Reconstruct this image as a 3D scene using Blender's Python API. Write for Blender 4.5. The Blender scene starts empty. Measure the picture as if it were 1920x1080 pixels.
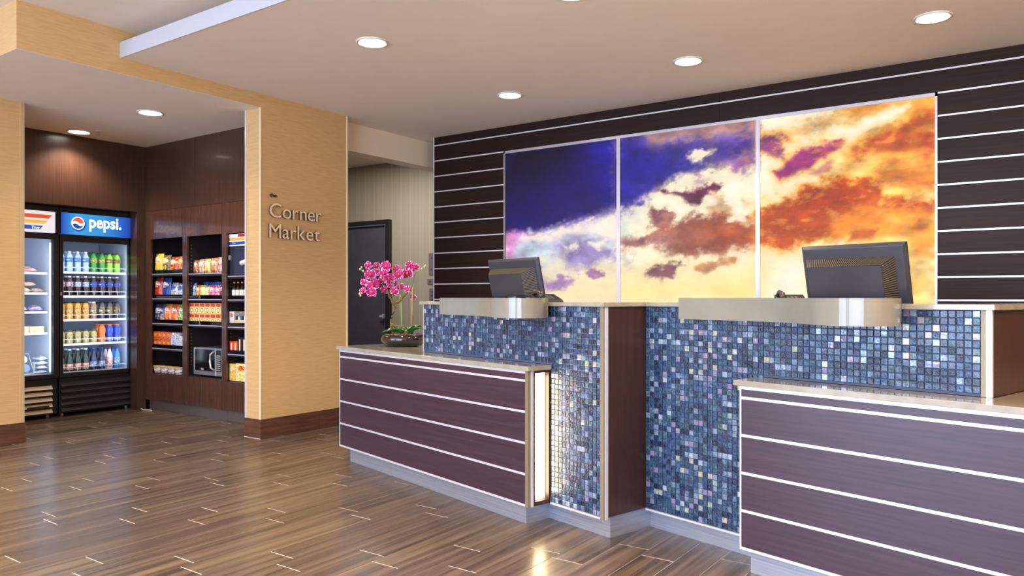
import bpy, bmesh, math, random
import numpy as np
from mathutils import Vector, Matrix, Euler
R = math.radians
random.seed(11)
scn = bpy.context.scene
C = scn.collection

# ------------------------------------------------------------------ camera
cam_d = bpy.data.cameras.new('camera'); cam = bpy.data.objects.new('camera', cam_d); C.objects.link(cam)
cam.location = (0, 0, 1.10); cam.rotation_euler = (R(90), 0, R(35.2))
cam_d.sensor_width = 36.0; cam_d.lens = 36.0*1430/1920; cam_d.shift_y = (558-540)/1920.0
cam_d.clip_start = 0.05; cam_d.clip_end = 100
scn.camera = cam
# ------------------------------------------------------------------ world, exposure
w = bpy.data.worlds.new('sky'); scn.world = w; w.use_nodes = True
bg = w.node_tree.nodes['Background']; bg.inputs[0].default_value = (0.62, 0.74, 1.0, 1); bg.inputs[1].default_value = 1.0
vs = scn.view_settings
vs.view_transform = 'Standard'; vs.look = 'None'; vs.exposure = 0.0; vs.gamma = 1.0; vs.use_curve_mapping = False

def area(name, loc, rot, sx, sy, power, col):
    l = bpy.data.lights.new(name, 'AREA'); l.shape = 'RECTANGLE'; l.size = sx; l.size_y = sy
    l.energy = power*1.50; l.color = col
    o = bpy.data.objects.new(name, l); o.location = loc; o.rotation_euler = rot; C.objects.link(o); return o
def spot(name, loc, power, col, ang=110, blend=.7, r=.04):
    l = bpy.data.lights.new(name, 'SPOT'); l.energy = power*1.5; l.color = col; l.spot_size = R(ang); l.spot_blend = blend; l.shadow_soft_size = r
    o = bpy.data.objects.new(name, l); o.location = loc; C.objects.link(o); return o
# daylight through the tall glazing of the lobby front (behind the camera) and of its right side
area('daylight_front_left', (-6.2, -4.30, 1.45), (R(90), 0, 0), 4.6, 2.3, 285, (0.58, 0.74, 1.0))
area('daylight_front_right', (-0.6, -4.30, 1.45), (R(90), 0, 0), 4.6, 2.3, 285, (0.58, 0.74, 1.0))
area('added_high_fill', (-3.0, -0.6, 2.80), (0, 0, 0), 5.0, 2.5, 95, (1.0, 0.86, 0.70))  # wide overhead fill added out of view, no fixture behind it
area('added_ceiling_uplight', (-1.2, -1.6, 1.7), (R(180), 0, 0), .5, .5, 95, (1.0, .86, .72))  # unseen upward fill, added to brighten the ceiling
area('added_ceiling_uplight', (1.6, 1.6, 1.7), (R(180), 0, 0), .5, .5, 190, (1.0, .76, .48))  # second added uplight, warms the right part of the ceiling
WARM = (1.0, 0.86, 0.68)
DOWN = [(-3.432, 3.363), (-3.45, 4.862), (-1.978, 4.846), (-0.54, 4.885), (-2.03, 3.42), (-0.55, 3.40)]
for x, y in DOWN: spot('downlight_lamp', (x, y, 2.655), 50, WARM)
ADOWN = [(-7.08, 3.333), (-5.88, 3.317)]
for x, y in ADOWN: spot('downlight_lamp', (x, y, 2.555), 42, (1.0, .84, .66), 130)
area('added_corridor_fill', (-6.1, 5.6, 2.70), (0, 0, 0), 0.9, 0.5, 22, (1.0, .92, .82))  # area light added out of view to brighten the corridor

# ------------------------------------------------------------------ helpers
class Frame:
    def __init__(s, rot=0.0): s.rot = rot; s.c = math.cos(rot); s.s = math.sin(rot)
    def w(s, p): return Vector((p[0]*s.c-p[1]*s.s, p[0]*s.s+p[1]*s.c, p[2]))
W = Frame(0.0); D = Frame(R(-15.5))

class MB:
    def __init__(s): s.v = []; s.f = []; s.m = []; s.sm = []
    def add(s, vs_, fs, m=0, smooth=False):
        n = len(s.v); s.v += [tuple(v) for v in vs_]
        for f in fs: s.f.append(tuple(i+n for i in f)); s.m.append(m); s.sm.append(smooth)
        return s
    def box(s, x0, x1, y0, y1, z0, z1, m=0, M=None):
        vs_ = [Vector(p) for p in ((x0,y0,z0),(x1,y0,z0),(x1,y1,z0),(x0,y1,z0),(x0,y0,z1),(x1,y0,z1),(x1,y1,z1),(x0,y1,z1))]
        if M: vs_ = [M @ v for v in vs_]
        return s.add(vs_, [(0,3,2,1),(4,5,6,7),(0,1,5,4),(1,2,6,5),(2,3,7,6),(3,0,4,7)], m)
    def prism(s, pts, z0, z1, m=0, M=None, smooth=False):
        n = len(pts)
        vs_ = [Vector((p[0],p[1],z0)) for p in pts]+[Vector((p[0],p[1],z1)) for p in pts]
        if M: vs_ = [M @ v for v in vs_]
        s.add(vs_, [tuple(range(n-1,-1,-1)), tuple(range(n,2*n))], m)
        k = len(s.v)-2*n
        for i in range(n):
            j = (i+1) % n; s.f.append((k+i,k+j,k+n+j,k+n+i)); s.m.append(m); s.sm.append(smooth)
        return s
    def lathe(s, prof, c=(0,0,0), n=16, m=0, M=None, cap=True, smooth=True):
        vs_ = []
        for r, z in prof:
            for i in range(n):
                a = 2*math.pi*i/n; vs_.append(Vector((c[0]+r*math.cos(a), c[1]+r*math.sin(a), c[2]+z)))
        if M: vs_ = [M @ v for v in vs_]
        fs = []
        for k in range(len(prof)-1):
            for i in range(n):
                j = (i+1) % n; fs.append((k*n+i, k*n+j, (k+1)*n+j, (k+1)*n+i))
        s.add(vs_, fs, m, smooth)
        b = len(s.v)-len(vs_)
        if cap:
            s.f.append(tuple(b+i for i in range(n-1,-1,-1))); s.m.append(m); s.sm.append(False)
            e = b+(len(prof)-1)*n; s.f.append(tuple(e+i for i in range(n))); s.m.append(m); s.sm.append(False)
        return s
    def tube(s, pts, r, n=8, m=0):
        pts = [Vector(p) for p in pts]; rs = r if isinstance(r, (list, tuple)) else [r]*len(pts)
        up = Vector((0,0,1)); vs_ = []
        for i, p in enumerate(pts):
            t = (pts[min(i+1,len(pts)-1)]-pts[max(i-1,0)]).normalized()
            a = t.cross(up if abs(t.dot(up)) < .95 else Vector((1,0,0))).normalized(); b = t.cross(a)
            for k in range(n):
                q = 2*math.pi*k/n; vs_.append(p+(a*math.cos(q)+b*math.sin(q))*rs[i])
        fs = []
        for i in range(len(pts)-1):
            for k in range(n):
                j = (k+1) % n; fs.append((i*n+k, i*n+j, (i+1)*n+j, (i+1)*n+k))
        fs.append(tuple(range(n-1,-1,-1))); e = (len(pts)-1)*n; fs.append(tuple(e+k for k in range(n)))
        return s.add(vs_, fs, m, True)
    def mesh(s, name, mats, off=(0,0,0), fix=True):
        me = bpy.data.meshes.new(name)
        me.from_pydata([(v[0]-off[0], v[1]-off[1], v[2]-off[2]) for v in s.v], [], s.f)
        for mt in (mats if isinstance(mats, (list, tuple)) else [mats]): me.materials.append(mt)
        me.polygons.foreach_set('material_index', s.m); me.polygons.foreach_set('use_smooth', s.sm)
        if fix:
            bm = bmesh.new(); bm.from_mesh(me); bmesh.ops.recalc_face_normals(bm, faces=bm.faces); bm.to_mesh(me); bm.free()
        me.update(); return me

def tag(o, label=None, cat=None, group=None, kind=None):
    if label: o['label'] = label
    if cat: o['category'] = cat
    if group: o['group'] = group
    if kind: o['kind'] = kind
    return o
def thing(name, label, cat, base, fr=W, group=None, kind=None, rz=0.0):
    o = bpy.data.objects.new(name, None); C.objects.link(o)
    o.empty_display_size = .1; o.location = fr.w(base); o.rotation_euler = (0, 0, fr.rot+rz); o['_b'] = list(map(float, base))
    return tag(o, label, cat, group, kind)
def part(name, mb, mats, root, label=None, kind=None, bevel=0, off=None):
    r = root
    b = off if off is not None else (list(r['_b']) if '_b' in r.keys() else [0,0,0])
    o = bpy.data.objects.new(name, mb.mesh(name, mats, b)); C.objects.link(o); o.parent = root; o['_b'] = b
    if bevel: bv(o, bevel)
    return tag(o, label, None, None, kind)
def solid(name, mb, mats, label=None, cat=None, base=(0,0,0), fr=W, group=None, kind=None, bevel=0):
    o = bpy.data.objects.new(name, mb.mesh(name, mats, base)); C.objects.link(o)
    o.location = fr.w(base); o.rotation_euler = (0, 0, fr.rot); o['_b'] = list(map(float, base))
    if bevel: bv(o, bevel)
    return tag(o, label, cat, group, kind)
def bv(o, wd, seg=2):
    m = o.modifiers.new('bevel', 'BEVEL'); m.width = wd; m.segments = seg; m.limit_method = 'ANGLE'; m.angle_limit = R(40)
def copy_tree(o, parent=None):
    c = o.copy(); C.objects.link(c)
    if parent: c.parent = parent
    for ch in [x for x in bpy.data.objects if x.parent == o]: copy_tree(ch, c)
    return c
def B(*a, m=0): return MB().box(*a, m=m)

def srgb(r, g, b):
    f = lambda c: (c/255/12.92) if c/255 <= .04045 else ((c/255+.055)/1.055)**2.4
    return (f(r), f(g), f(b), 1)
MATS = {}
def mat(name, col, rough=.5, metal=0, coat=0, emit=None, es=1, trans=0, alpha=1, spec=None):
    if name in MATS: return MATS[name]
    m = bpy.data.materials.new(name); m.use_nodes = True; MATS[name] = m
    p = m.node_tree.nodes['Principled BSDF']
    p.inputs['Base Color'].default_value = col; p.inputs['Roughness'].default_value = rough; p.inputs['Metallic'].default_value = metal
    p.inputs['Coat Weight'].default_value = coat; p.inputs['Coat Roughness'].default_value = .08
    if spec is not None: p.inputs['Specular IOR Level'].default_value = spec
    if emit: p.inputs['Emission Color'].default_value = emit; p.inputs['Emission Strength'].default_value = es
    if trans: p.inputs['Transmission Weight'].default_value = trans
    if alpha < 1: p.inputs['Alpha'].default_value = alpha
    return m
def nodes(m): return m.node_tree.nodes, m.node_tree.links, m.node_tree.nodes['Principled BSDF']
def coords(m, scale, kind='Object', rot=(0,0,0)):
    N, L, p = nodes(m); tc = N.new('ShaderNodeTexCoord'); mp = N.new('ShaderNodeMapping')
    mp.inputs['Scale'].default_value = scale; mp.inputs['Rotation'].default_value = rot
    if kind == 'Position':
        g = N.new('ShaderNodeNewGeometry'); L.new(g.outputs['Position'], mp.inputs[0])
    else: L.new(tc.outputs[kind], mp.inputs[0])
    return mp.outputs[0]
def noise(m, vec, sc, det=4, rough=.6):
    N, L, p = nodes(m); n = N.new('ShaderNodeTexNoise'); n.inputs['Scale'].default_value = sc; n.inputs['Detail'].default_value = det
    n.inputs['Roughness'].default_value = rough; L.new(vec, n.inputs['Vector']); return n.outputs['Fac']
def ramp(m, fac, stops, interp='LINEAR'):
    N, L, p = nodes(m); r = N.new('ShaderNodeValToRGB'); cr = r.color_ramp; cr.interpolation = interp
    while len(cr.elements) < len(stops): cr.elements.new(.5)
    for e, (t, c) in zip(cr.elements, stops): e.position = t; e.color = c
    L.new(fac, r.inputs[0]); return r.outputs[0]
def bump(m, fac, s, d=.01):
    N, L, p = nodes(m); b = N.new('ShaderNodeBump'); b.inputs['Strength'].default_value = s; b.inputs['Distance'].default_value = d
    L.new(fac, b.inputs['Height']); L.new(b.outputs[0], p.inputs['Normal'])
def grainy(name, c1, c2, scale, rough=.4, coat=0, bs=.05, kind='Object', extra=None, lo=.3, hi=.7, det=6):
    if name in MATS: return MATS[name]
    m = mat(name, c1, rough, coat=coat); N, L, p = nodes(m)
    v = coords(m, scale, kind); f = noise(m, v, 1.0, det)
    st = [(lo, c1), (hi, c2)]
    col = ramp(m, f, st); L.new(col, p.inputs['Base Color'])
    if bs: bump(m, f, bs, .002)
    return m

WOODH = grainy('wenge_horizontal', srgb(33,19,16), srgb(46,28,22), (3, 3, 90), .42, 0, .03); nodes(WOODH)[2].inputs['Specular IOR Level'].default_value = .16
WOODV = grainy('wenge_vertical', srgb(58,38,31), srgb(78,52,42), (90, 90, 2.4), .30, .1, .03)
WOODD = grainy('desk_wenge', srgb(50,33,46), srgb(70,46,62), (3, 3, 80), .32, .35, .03); nodes(WOODD)[2].inputs['Coat Roughness'].default_value = .3
WHITE = mat('white_metal_trim', srgb(228,226,232), .28, .35)
ALU = mat('aluminium_frame', srgb(196,190,198), .32, .55)
BEIGET = mat('champagne_trim', srgb(140,126,102), .4, .2)
STEEL = grainy('brushed_steel', srgb(158,162,176), srgb(196,200,212), (2, 2, 260), .30, 0, .03); nodes(STEEL)[2].inputs['Metallic'].default_value = .6
STONE = grainy('polished_stone', srgb(148,140,124), srgb(170,162,146), (14, 14, 14), .12, .4, .0)
LEDGE = grainy('ledge_solid_surface', srgb(134,132,120), srgb(144,141,128), (6, 6, 6), .2, .3, .0)
PAPER = grainy('tan_wallcovering', srgb(198,158,104), srgb(216,180,126), (9, 9, 150), .55, 0, .10, lo=.25, hi=.75)
PAPERC = grainy('corridor_wallcovering', srgb(176,168,150), srgb(184,176,158), (26, 26, .6), .6, 0, .02, lo=.35, hi=.65)
CEIL = grainy('ceiling_paint', srgb(236,224,214), srgb(240,228,218), (5, 5, 5), .85, 0, .02)
BASEW = grainy('wood_look_baseboard', srgb(70,42,30), srgb(108,70,50), (4, 4, 40), .35, .1, .05)
BLACKP = mat('black_plastic', srgb(30,30,34), .38)
BLACKG = mat('black_gloss', srgb(16,16,20), .12, coat=.5)
DGREY = mat('dark_laminate', srgb(42,34,36), .5)
MONP = mat('monitor_plastic', srgb(54,54,64), .33)
DOORM = grainy('charcoal_door_paint', srgb(78,76,94), srgb(88,86,104), (8, 8, 8), .5, 0, .02)
GROUTB = mat('mosaic_grout', srgb(78,86,106), .8)
LINER = mat('cooler_liner', srgb(205,214,232), .5)
LIGHTW = mat('lamp_diffuser', (1,1,1,1), .5, emit=(1,.93,.8,1), es=14)
REFL = mat('lamp_reflector', srgb(235,228,215), .25, .6)
TRIMW = mat('lamp_ring', srgb(225,218,210), .5)
LEDS = mat('cooler_led_strip', (1,1,1,1), .5, emit=(.72,.85,1,1), es=7)
def glassmat(name, tint=(1,1,1,1), rough=.02, fac=.12):
    m = bpy.data.materials.new(name); m.use_nodes = True; N = m.node_tree.nodes; L = m.node_tree.links; N.remove(N['Principled BSDF'])
    t = N.new('ShaderNodeBsdfTransparent'); t.inputs[0].default_value = tint; g = N.new('ShaderNodeBsdfGlossy'); g.inputs['Roughness'].default_value = rough
    lw = N.new('ShaderNodeLayerWeight'); lw.inputs[0].default_value = fac; mx = N.new('ShaderNodeMixShader')
    L.new(lw.outputs['Fresnel'], mx.inputs[0]); L.new(t.outputs[0], mx.inputs[1]); L.new(g.outputs[0], mx.inputs[2]); L.new(mx.outputs[0], N['Material Output'].inputs[0])
    return m
GLASS = glassmat('clear_glass', (.97,.985,1,1), .02, .1)
ACRYL = glassmat('clear_acrylic', (.93,.93,.96,1), .05, .25)

# text
def text_mesh(s, size, depth, name='letter', sx=1.0, bold=0.0):
    cu = bpy.data.curves.new(name, 'FONT'); cu.body = s; cu.size = size; cu.extrude = depth; cu.resolution_u = 3; cu.offset = bold
    o = bpy.data.objects.new(name, cu); C.objects.link(o); bpy.context.view_layer.update()
    dg = bpy.context.evaluated_depsgraph_get(); me = bpy.data.meshes.new_from_object(o.evaluated_get(dg)); me.name = name
    bpy.data.objects.remove(o); bpy.data.curves.remove(cu)
    if sx != 1.0: me.transform(Matrix.Diagonal((sx, 1, 1, 1)))
    return me
def put_text(s, size, depth, M, m, root, name='letter', sx=1.0, bold=0.0, label=None):
    """M maps text plane (x right, y up, z out) to root-local space"""
    me = text_mesh(s, size, depth, name, sx, bold); me.materials.clear()
    if isinstance(m, (list, tuple)):
        for q in m: me.materials.append(q)
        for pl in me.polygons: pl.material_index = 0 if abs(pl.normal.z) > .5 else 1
    else: me.materials.append(m)
    me.transform(M)
    o = bpy.data.objects.new(name, me); C.objects.link(o)
    if root: o.parent = root; o['_b'] = list(root['_b']) if '_b' in root.keys() else [0,0,0]
    return tag(o, label)
def PX(x, y, z):   # text on a plane facing +x : right = +y
    return Matrix(((0,0,1,x),(1,0,0,y),(0,1,0,z),(0,0,0,1)))
def PY(x, y, z):   # text on a plane facing -y : right = +x
    return Matrix(((1,0,0,x),(0,0,-1,y),(0,1,0,z),(0,0,0,1)))

# ------------------------------------------------------------------ floor
def plank_mat(i, c1, c2, rough):
    m = mat('floor_plank_%d' % i, c1, rough, coat=.12); N, L, p = nodes(m)
    p.inputs['Coat Roughness'].default_value = .22
    v = coords(m, (26, .8, 4), 'Object'); oi = N.new('ShaderNodeObjectInfo'); ad = N.new('ShaderNodeVectorMath'); ad.operation = 'ADD'
    sc = N.new('ShaderNodeVectorMath'); sc.operation = 'SCALE'; sc.inputs['Scale'].default_value = 3.0
    L.new(oi.outputs['Location'], sc.inputs[0]); L.new(v, ad.inputs[0]); L.new(sc.outputs[0], ad.inputs[1])
    f = noise(m, ad.outputs[0], 1.0, 7, .62); L.new(ramp(m, f, [(.33, c1), (.66, c2)]), p.inputs['Base Color'])
    bump(m, f, .08, .0015); return m
PL = [plank_mat(0, srgb(62,48,40), srgb(122,104,88), .27), plank_mat(1, srgb(66,52,43), srgb(128,109,92), .28),
      plank_mat(2, srgb(60,46,39), srgb(116,98,84), .27), plank_mat(3, srgb(70,56,45), srgb(132,114,92), .29)]
GROUT = mat('floor_grout', srgb(240,232,222), .5)
floor = solid('floor', B(-9.6, 4.2, -4.7, 7.4, -.12, -.0012), [GROUT], kind='structure')
PW, PLN = .1475, .92
yaw = R(35.2)
def view(x, y, z=0):
    d = -math.sin(yaw)*x+math.cos(yaw)*y; a = math.cos(yaw)*x+math.sin(yaw)*y
    return (960+1430*a/d, 558-1430*(z-1.1)/d, d) if d > .1 else (-9999, -9999, d)
cells = []
k0 = -int((9.5-2.904)/PW)
for k in range(k0, 48):
    x0 = -2.904+k*PW
    if x0 > 4.1: break
    y = -4.7-((k*0.37+(.23 if k % 2 else 0)) % 1.0)*PLN + random.uniform(-.05, .05)
    while y < 7.3:
        cells.append((x0, x0+PW, max(y, -4.69), min(y+PLN, 7.39))); y += PLN
def seen(c):
    best = 0
    for t in (0, .25, .5, .75, 1):
        u, v, d = view((c[0]+c[1])/2, c[2]+(c[3]-c[2])*t)
        if -60 < u < 1980 and v < 1130 and d > 0:
            q = Frame(R(15.5)).w(((c[0]+c[1])/2, c[2]+(c[3]-c[2])*t, 0))  # desk coords
            if q.y < 2.9 and (c[0] > -7.5): best = max(best, 1/d)
    return best
cells.sort(key=lambda c: -seen(c))
base_meshes = {}
rest = MB(); cnt = 0
for c in cells:
    L_ = round(c[3]-c[2], 3); mi = random.randrange(4)
    if L_ < .03: continue
    if cnt < 300 and seen(c) > 0:
        key = (L_, mi)
        if key not in base_meshes:
            g, e = .0005, .0024
            mb = MB(); hw = PW/2-g; hl = L_/2-e
            mb.add([(-hw,-hl,-.0016),(hw,-hl,-.0016),(hw,hl,-.0016),(-hw,hl,-.0016),(-hw+.001,-hl+.001,0),(hw-.001,-hl+.001,0),(hw-.001,hl-.001,0),(-hw+.001,hl-.001,0)],
                   [(4,5,6,7),(0,1,5,4),(1,2,6,5),(2,3,7,6),(3,0,4,7)])
            base_meshes[key] = mb.mesh('plank', [PL[mi]])
        o = bpy.data.objects.new('plank', base_meshes[key]); C.objects.link(o); o.parent = floor
        o.location = ((c[0]+c[1])/2, (c[2]+c[3])/2, random.uniform(-.0003, .0003)); o.rotation_euler = (R(random.uniform(-.01,.01)), R(random.uniform(-.08,.08)), 0)
        cnt += 1
    else:
        rest.box(c[0]+.0009, c[1]-.0009, c[2]+.003, c[3]-.003, -.0016, 0, m=mi)
o = part('plank_field', rest, PL, floor, kind='stuff')

# ------------------------------------------------------------------ room shell
XM = -5.015
def st(name, mb, mats, **k): return solid(name, mb, mats, kind='structure', **k)
mw = st('wall_market', B(-5.205, XM, 3.722, 4.615, 0, 2.87), [PAPER])
part('corner_trim', B(-5.2085, -5.192, 3.713, 3.7225, .148, 2.58), [WHITE], mw)
part('corner_trim', B(-5.028, -5.012, 3.715, 3.7225, .148, 2.58), [mat('cream_trim', srgb(232,214,180), .4)], mw)
part('corner_trim', B(XM-.001, XM+.004, 4.6, 4.618, .148, 2.68), [mat('cream_trim', 0)], mw)
hd = st('wall_header', MB().box(-5.205, XM, 2.005, 3.722, 2.581, 2.87).box(-9.5, -5.205, 2.005, 2.195, 2.581, 2.87), [PAPER])
st('wall_beam', B(-5.35, -5.18, 4.615, 6.3, 2.43, 2.683), [mat('beam_paint', srgb(238,222,200), .8)])
bb = st('baseboard_market', B(-5.212, XM+.002, 3.712, 3.721, 0, .008), [GROUT])
def bp(n, *a, m=BASEW): part(n, B(*a), [m], bb)
bp('baseboard_tile', XM, XM+.010, 3.712, 4.290, .003, .147); bp('baseboard_tile', XM, XM+.010, 4.293, 4.62, .003, .147)
bp('baseboard_tile', -5.212, XM+.0085, 3.7115, 3.722, .003, .147)
part('baseboard_edge', MB().box(XM, XM+.011, 3.711, 4.62, .147, .150).box(-5.212, XM+.009, 3.711, 3.722, .147, .150), [mat('edge_dark', srgb(70,45,35), .4)], bb)
wl = st('wall_pillar_left', B(-8.3, -6.38, -2.5, 2.6, 0, 2.58), [PAPER])
part('corner_trim', B(-6.381, -6.374, 2.575, 2.603, .148, 2.58), [mat('tan_trim', srgb(196,168,126), .45)], wl)
bl = st('baseboard_left', B(-6.38, -6.370, -2.5, 2.612, .003, .147), [BASEW])
part('baseboard_edge', B(-6.38, -6.369, -2.5, 2.613, .147, .151), [mat('edge_dark', 0)], bl)
# ceilings
st('ceiling', MB().box(XM, 4.2, 2.625, 5.85, 2.683, 2.783).box(-5.36, XM, 4.615, 6.2, 2.683, 2.783), [CEIL])
st('trim_1', B(XM, 4.2, 2.621, 2.6248, 2.681, 2.785), [mat('fascia_dimmed_white', srgb(188,188,196), .6)])  # fascia coloured darker than the ceiling, standing in for weaker light on it
st('ceiling.001', B(-9.6, 4.2, -4.7, 7.0, 2.87, 2.95), [CEIL])
st('ceiling.002', MB().box(-8.3, -5.205, 2.195, 4.615, 2.5795, 2.66).box(-9.5, XM-.001, 2.006, 2.195, 2.5795, 2.5808).box(-5.205, XM-.001, 2.195, 3.722, 2.5795, 2.5808), [CEIL])
cc = st('ceiling.003', B(-8.3, -5.2, 4.62, 6.72, 2.745, 2.80), [DGREY])
for i in range(5):
    for j in range(4):
        x = -8.2+i*.61; y = 6.715-(j+1)*.61
        if x+.6 < -5.19 and y > 4.2: part('ceiling_tile', B(x, x+.598, max(y,4.63), y+.598, 2.738, 2.746), [CEIL], cc)
# outer walls of the lobby
PLAIN = mat('lobby_wall_paint', srgb(190,176,156), .8)
st('wall_left', B(-9.7, -9.6, -4.7, 7.0, 0, 2.87), [PLAIN])
st('wall_right', B(4.2, 4.3, -4.7, 7.0, 0, 2.87), [PLAIN])
rw = st('wall_rear', MB().box(-9.6, 4.2, -4.8, -4.7, 0, .25).box(-9.6, 4.2, -4.8, -4.7, 2.65, 2.87).box(-9.6, -8.6, -4.8, -4.7, .25, 2.65).box(-3.8, -3.0, -4.8, -4.7, .25, 2.65).box(1.8, 4.2, -4.8, -4.7, .25, 2.65), [PLAIN])
for n, (a, b) in enumerate(((-8.6, -3.8), (-3.0, 1.8))):
    wn = st('window_%d' % (n+1), MB().box(a, b, -4.79, -4.71, .25, .30).box(a, b, -4.79, -4.71, 2.60, 2.65).box(a, a+.05, -4.79, -4.71, .3, 2.6).box(b-.05, b, -4.79, -4.71, .3, 2.6).box((a+b)/2-.03, (a+b)/2+.03, -4.79, -4.71, .3, 2.6), [BLACKP])
    part('window_pane', B(a+.05, b-.05, -4.755, -4.745, .3, 2.6), [GLASS], wn)

# corridor end wall with door and sign plates
cw = st('wall_corridor', B(-8.3, 4.2, 6.72, 6.82, 0, 2.87), [PAPERC])
STRIPE = mat('wallcovering_seam', srgb(194,186,168), .6)
sm_ = MB()
x = -8.2
while x < -5.5: sm_.box(x, x+.012, 6.7185, 6.7195, 0, 2.74); x += .152
part('wallcovering_stripes', sm_, [STRIPE], cw, kind='stuff')
dr = st('door_1', B(-7.45, -6.575, 6.685, 6.715, 0, 1.976), [DOORM])
part('door_frame', MB().box(-6.575, -6.521, 6.66, 6.72, 0, 2.046).box(-7.5, -7.45, 6.66, 6.72, 0, 2.046).box(-7.45, -6.575, 6.66, 6.72, 1.99, 2.046), [mat('door_frame_paint', srgb(44,38,46), .35)], dr)
part('door_stop', MB().box(-6.583, -6.575, 6.655, 6.69, 0, 1.99).box(-7.45, -6.583, 6.655, 6.69, 1.976, 1.990), [mat('door_stop_paint', srgb(96,96,112), .35)], dr)
part('door_handle', MB().box(-6.655, -6.60, 6.635, 6.65, .864, .886).box(-6.61, -6.595, 6.64, 6.685, .85, .90), [WHITE], dr)
PLATE = mat('sign_plate', srgb(150,136,144), .35, .3); INK = mat('sign_ink', srgb(38,30,40), .5)
for nm, x0, z0, z1, tx in (('tall', -5.921, 1.368, 1.617, (('A', 1.56), ('L', 1.43))), ('small', -5.945, 1.256, 1.318, (('N', 1.285),)), ('low', -5.913, 1.03, 1.206, (('N', 1.165), ('R', 1.12), ('M', 1.07)))):
    sg = thing('wall_sign', {'tall': 'tall grey plate high beside the striped wall edge', 'small': 'small grey plate between two taller plates by the striped wall', 'low': 'lowest grey plate on the corridor wall above the tiled counter'}[nm], 'sign', (x0, 6.72, z0))
    part('plate', B(x0, x0+.16, 6.708, 6.719, z0, z1), [PLATE], sg)
    for t, z in tx:
        put_text(t, .035, .001, PY(x0-x0+.035, -.0135, z-z0-.012), INK, sg)

# ------------------------------------------------------------------ wood-panelled back wall with lit mural
YW = 5.73
TZ = [2.602-.152*i for i in range(17)]
bw = st('wall_back', B(-4.985, 2.6, YW+.012, YW+.14, 0, 2.683), [mat('panel_backing', srgb(24,16,16), .7)])
part('end_trim', B(-4.996, -4.983, YW-.004, YW+.14, 0, 2.683), [WHITE], bw)
AX0, AX1, AZ0, AZ1 = -4.128, -.606, .92, 2.452
def wpanel(x0, x1, z0, z1): part('panel', B(x0+.0012, x1-.0012, YW, YW+.014, z0, z1), [WOODH], bw)
def wtrim(x0, x1, z): part('trim_strip', B(x0, x1, YW-.003, YW+.013, z-.0055, z+.0055), [WHITE], bw)
for i, z in enumerate(TZ):
    lo = TZ[i+1]+.0056 if i+1 < len(TZ) else .1
    if i == 0:
        for a, b in ((-4.983, -2.084), (-2.084, 2.6)): wpanel(a, b, z+.0056, 2.683); wpanel(a, b, lo, z-.0056)
        wtrim(-4.983, 2.6, z); continue
    if AZ0 < z < AZ1+.02:
        spans = ((-4.983, AX0), (AX1, 2.6))
    else: spans = ((-4.983, -2.084), (-2.084, 2.6))
    for a, b in spans: wpanel(a, b, lo, z-.0056); wtrim(a, b, z)

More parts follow.
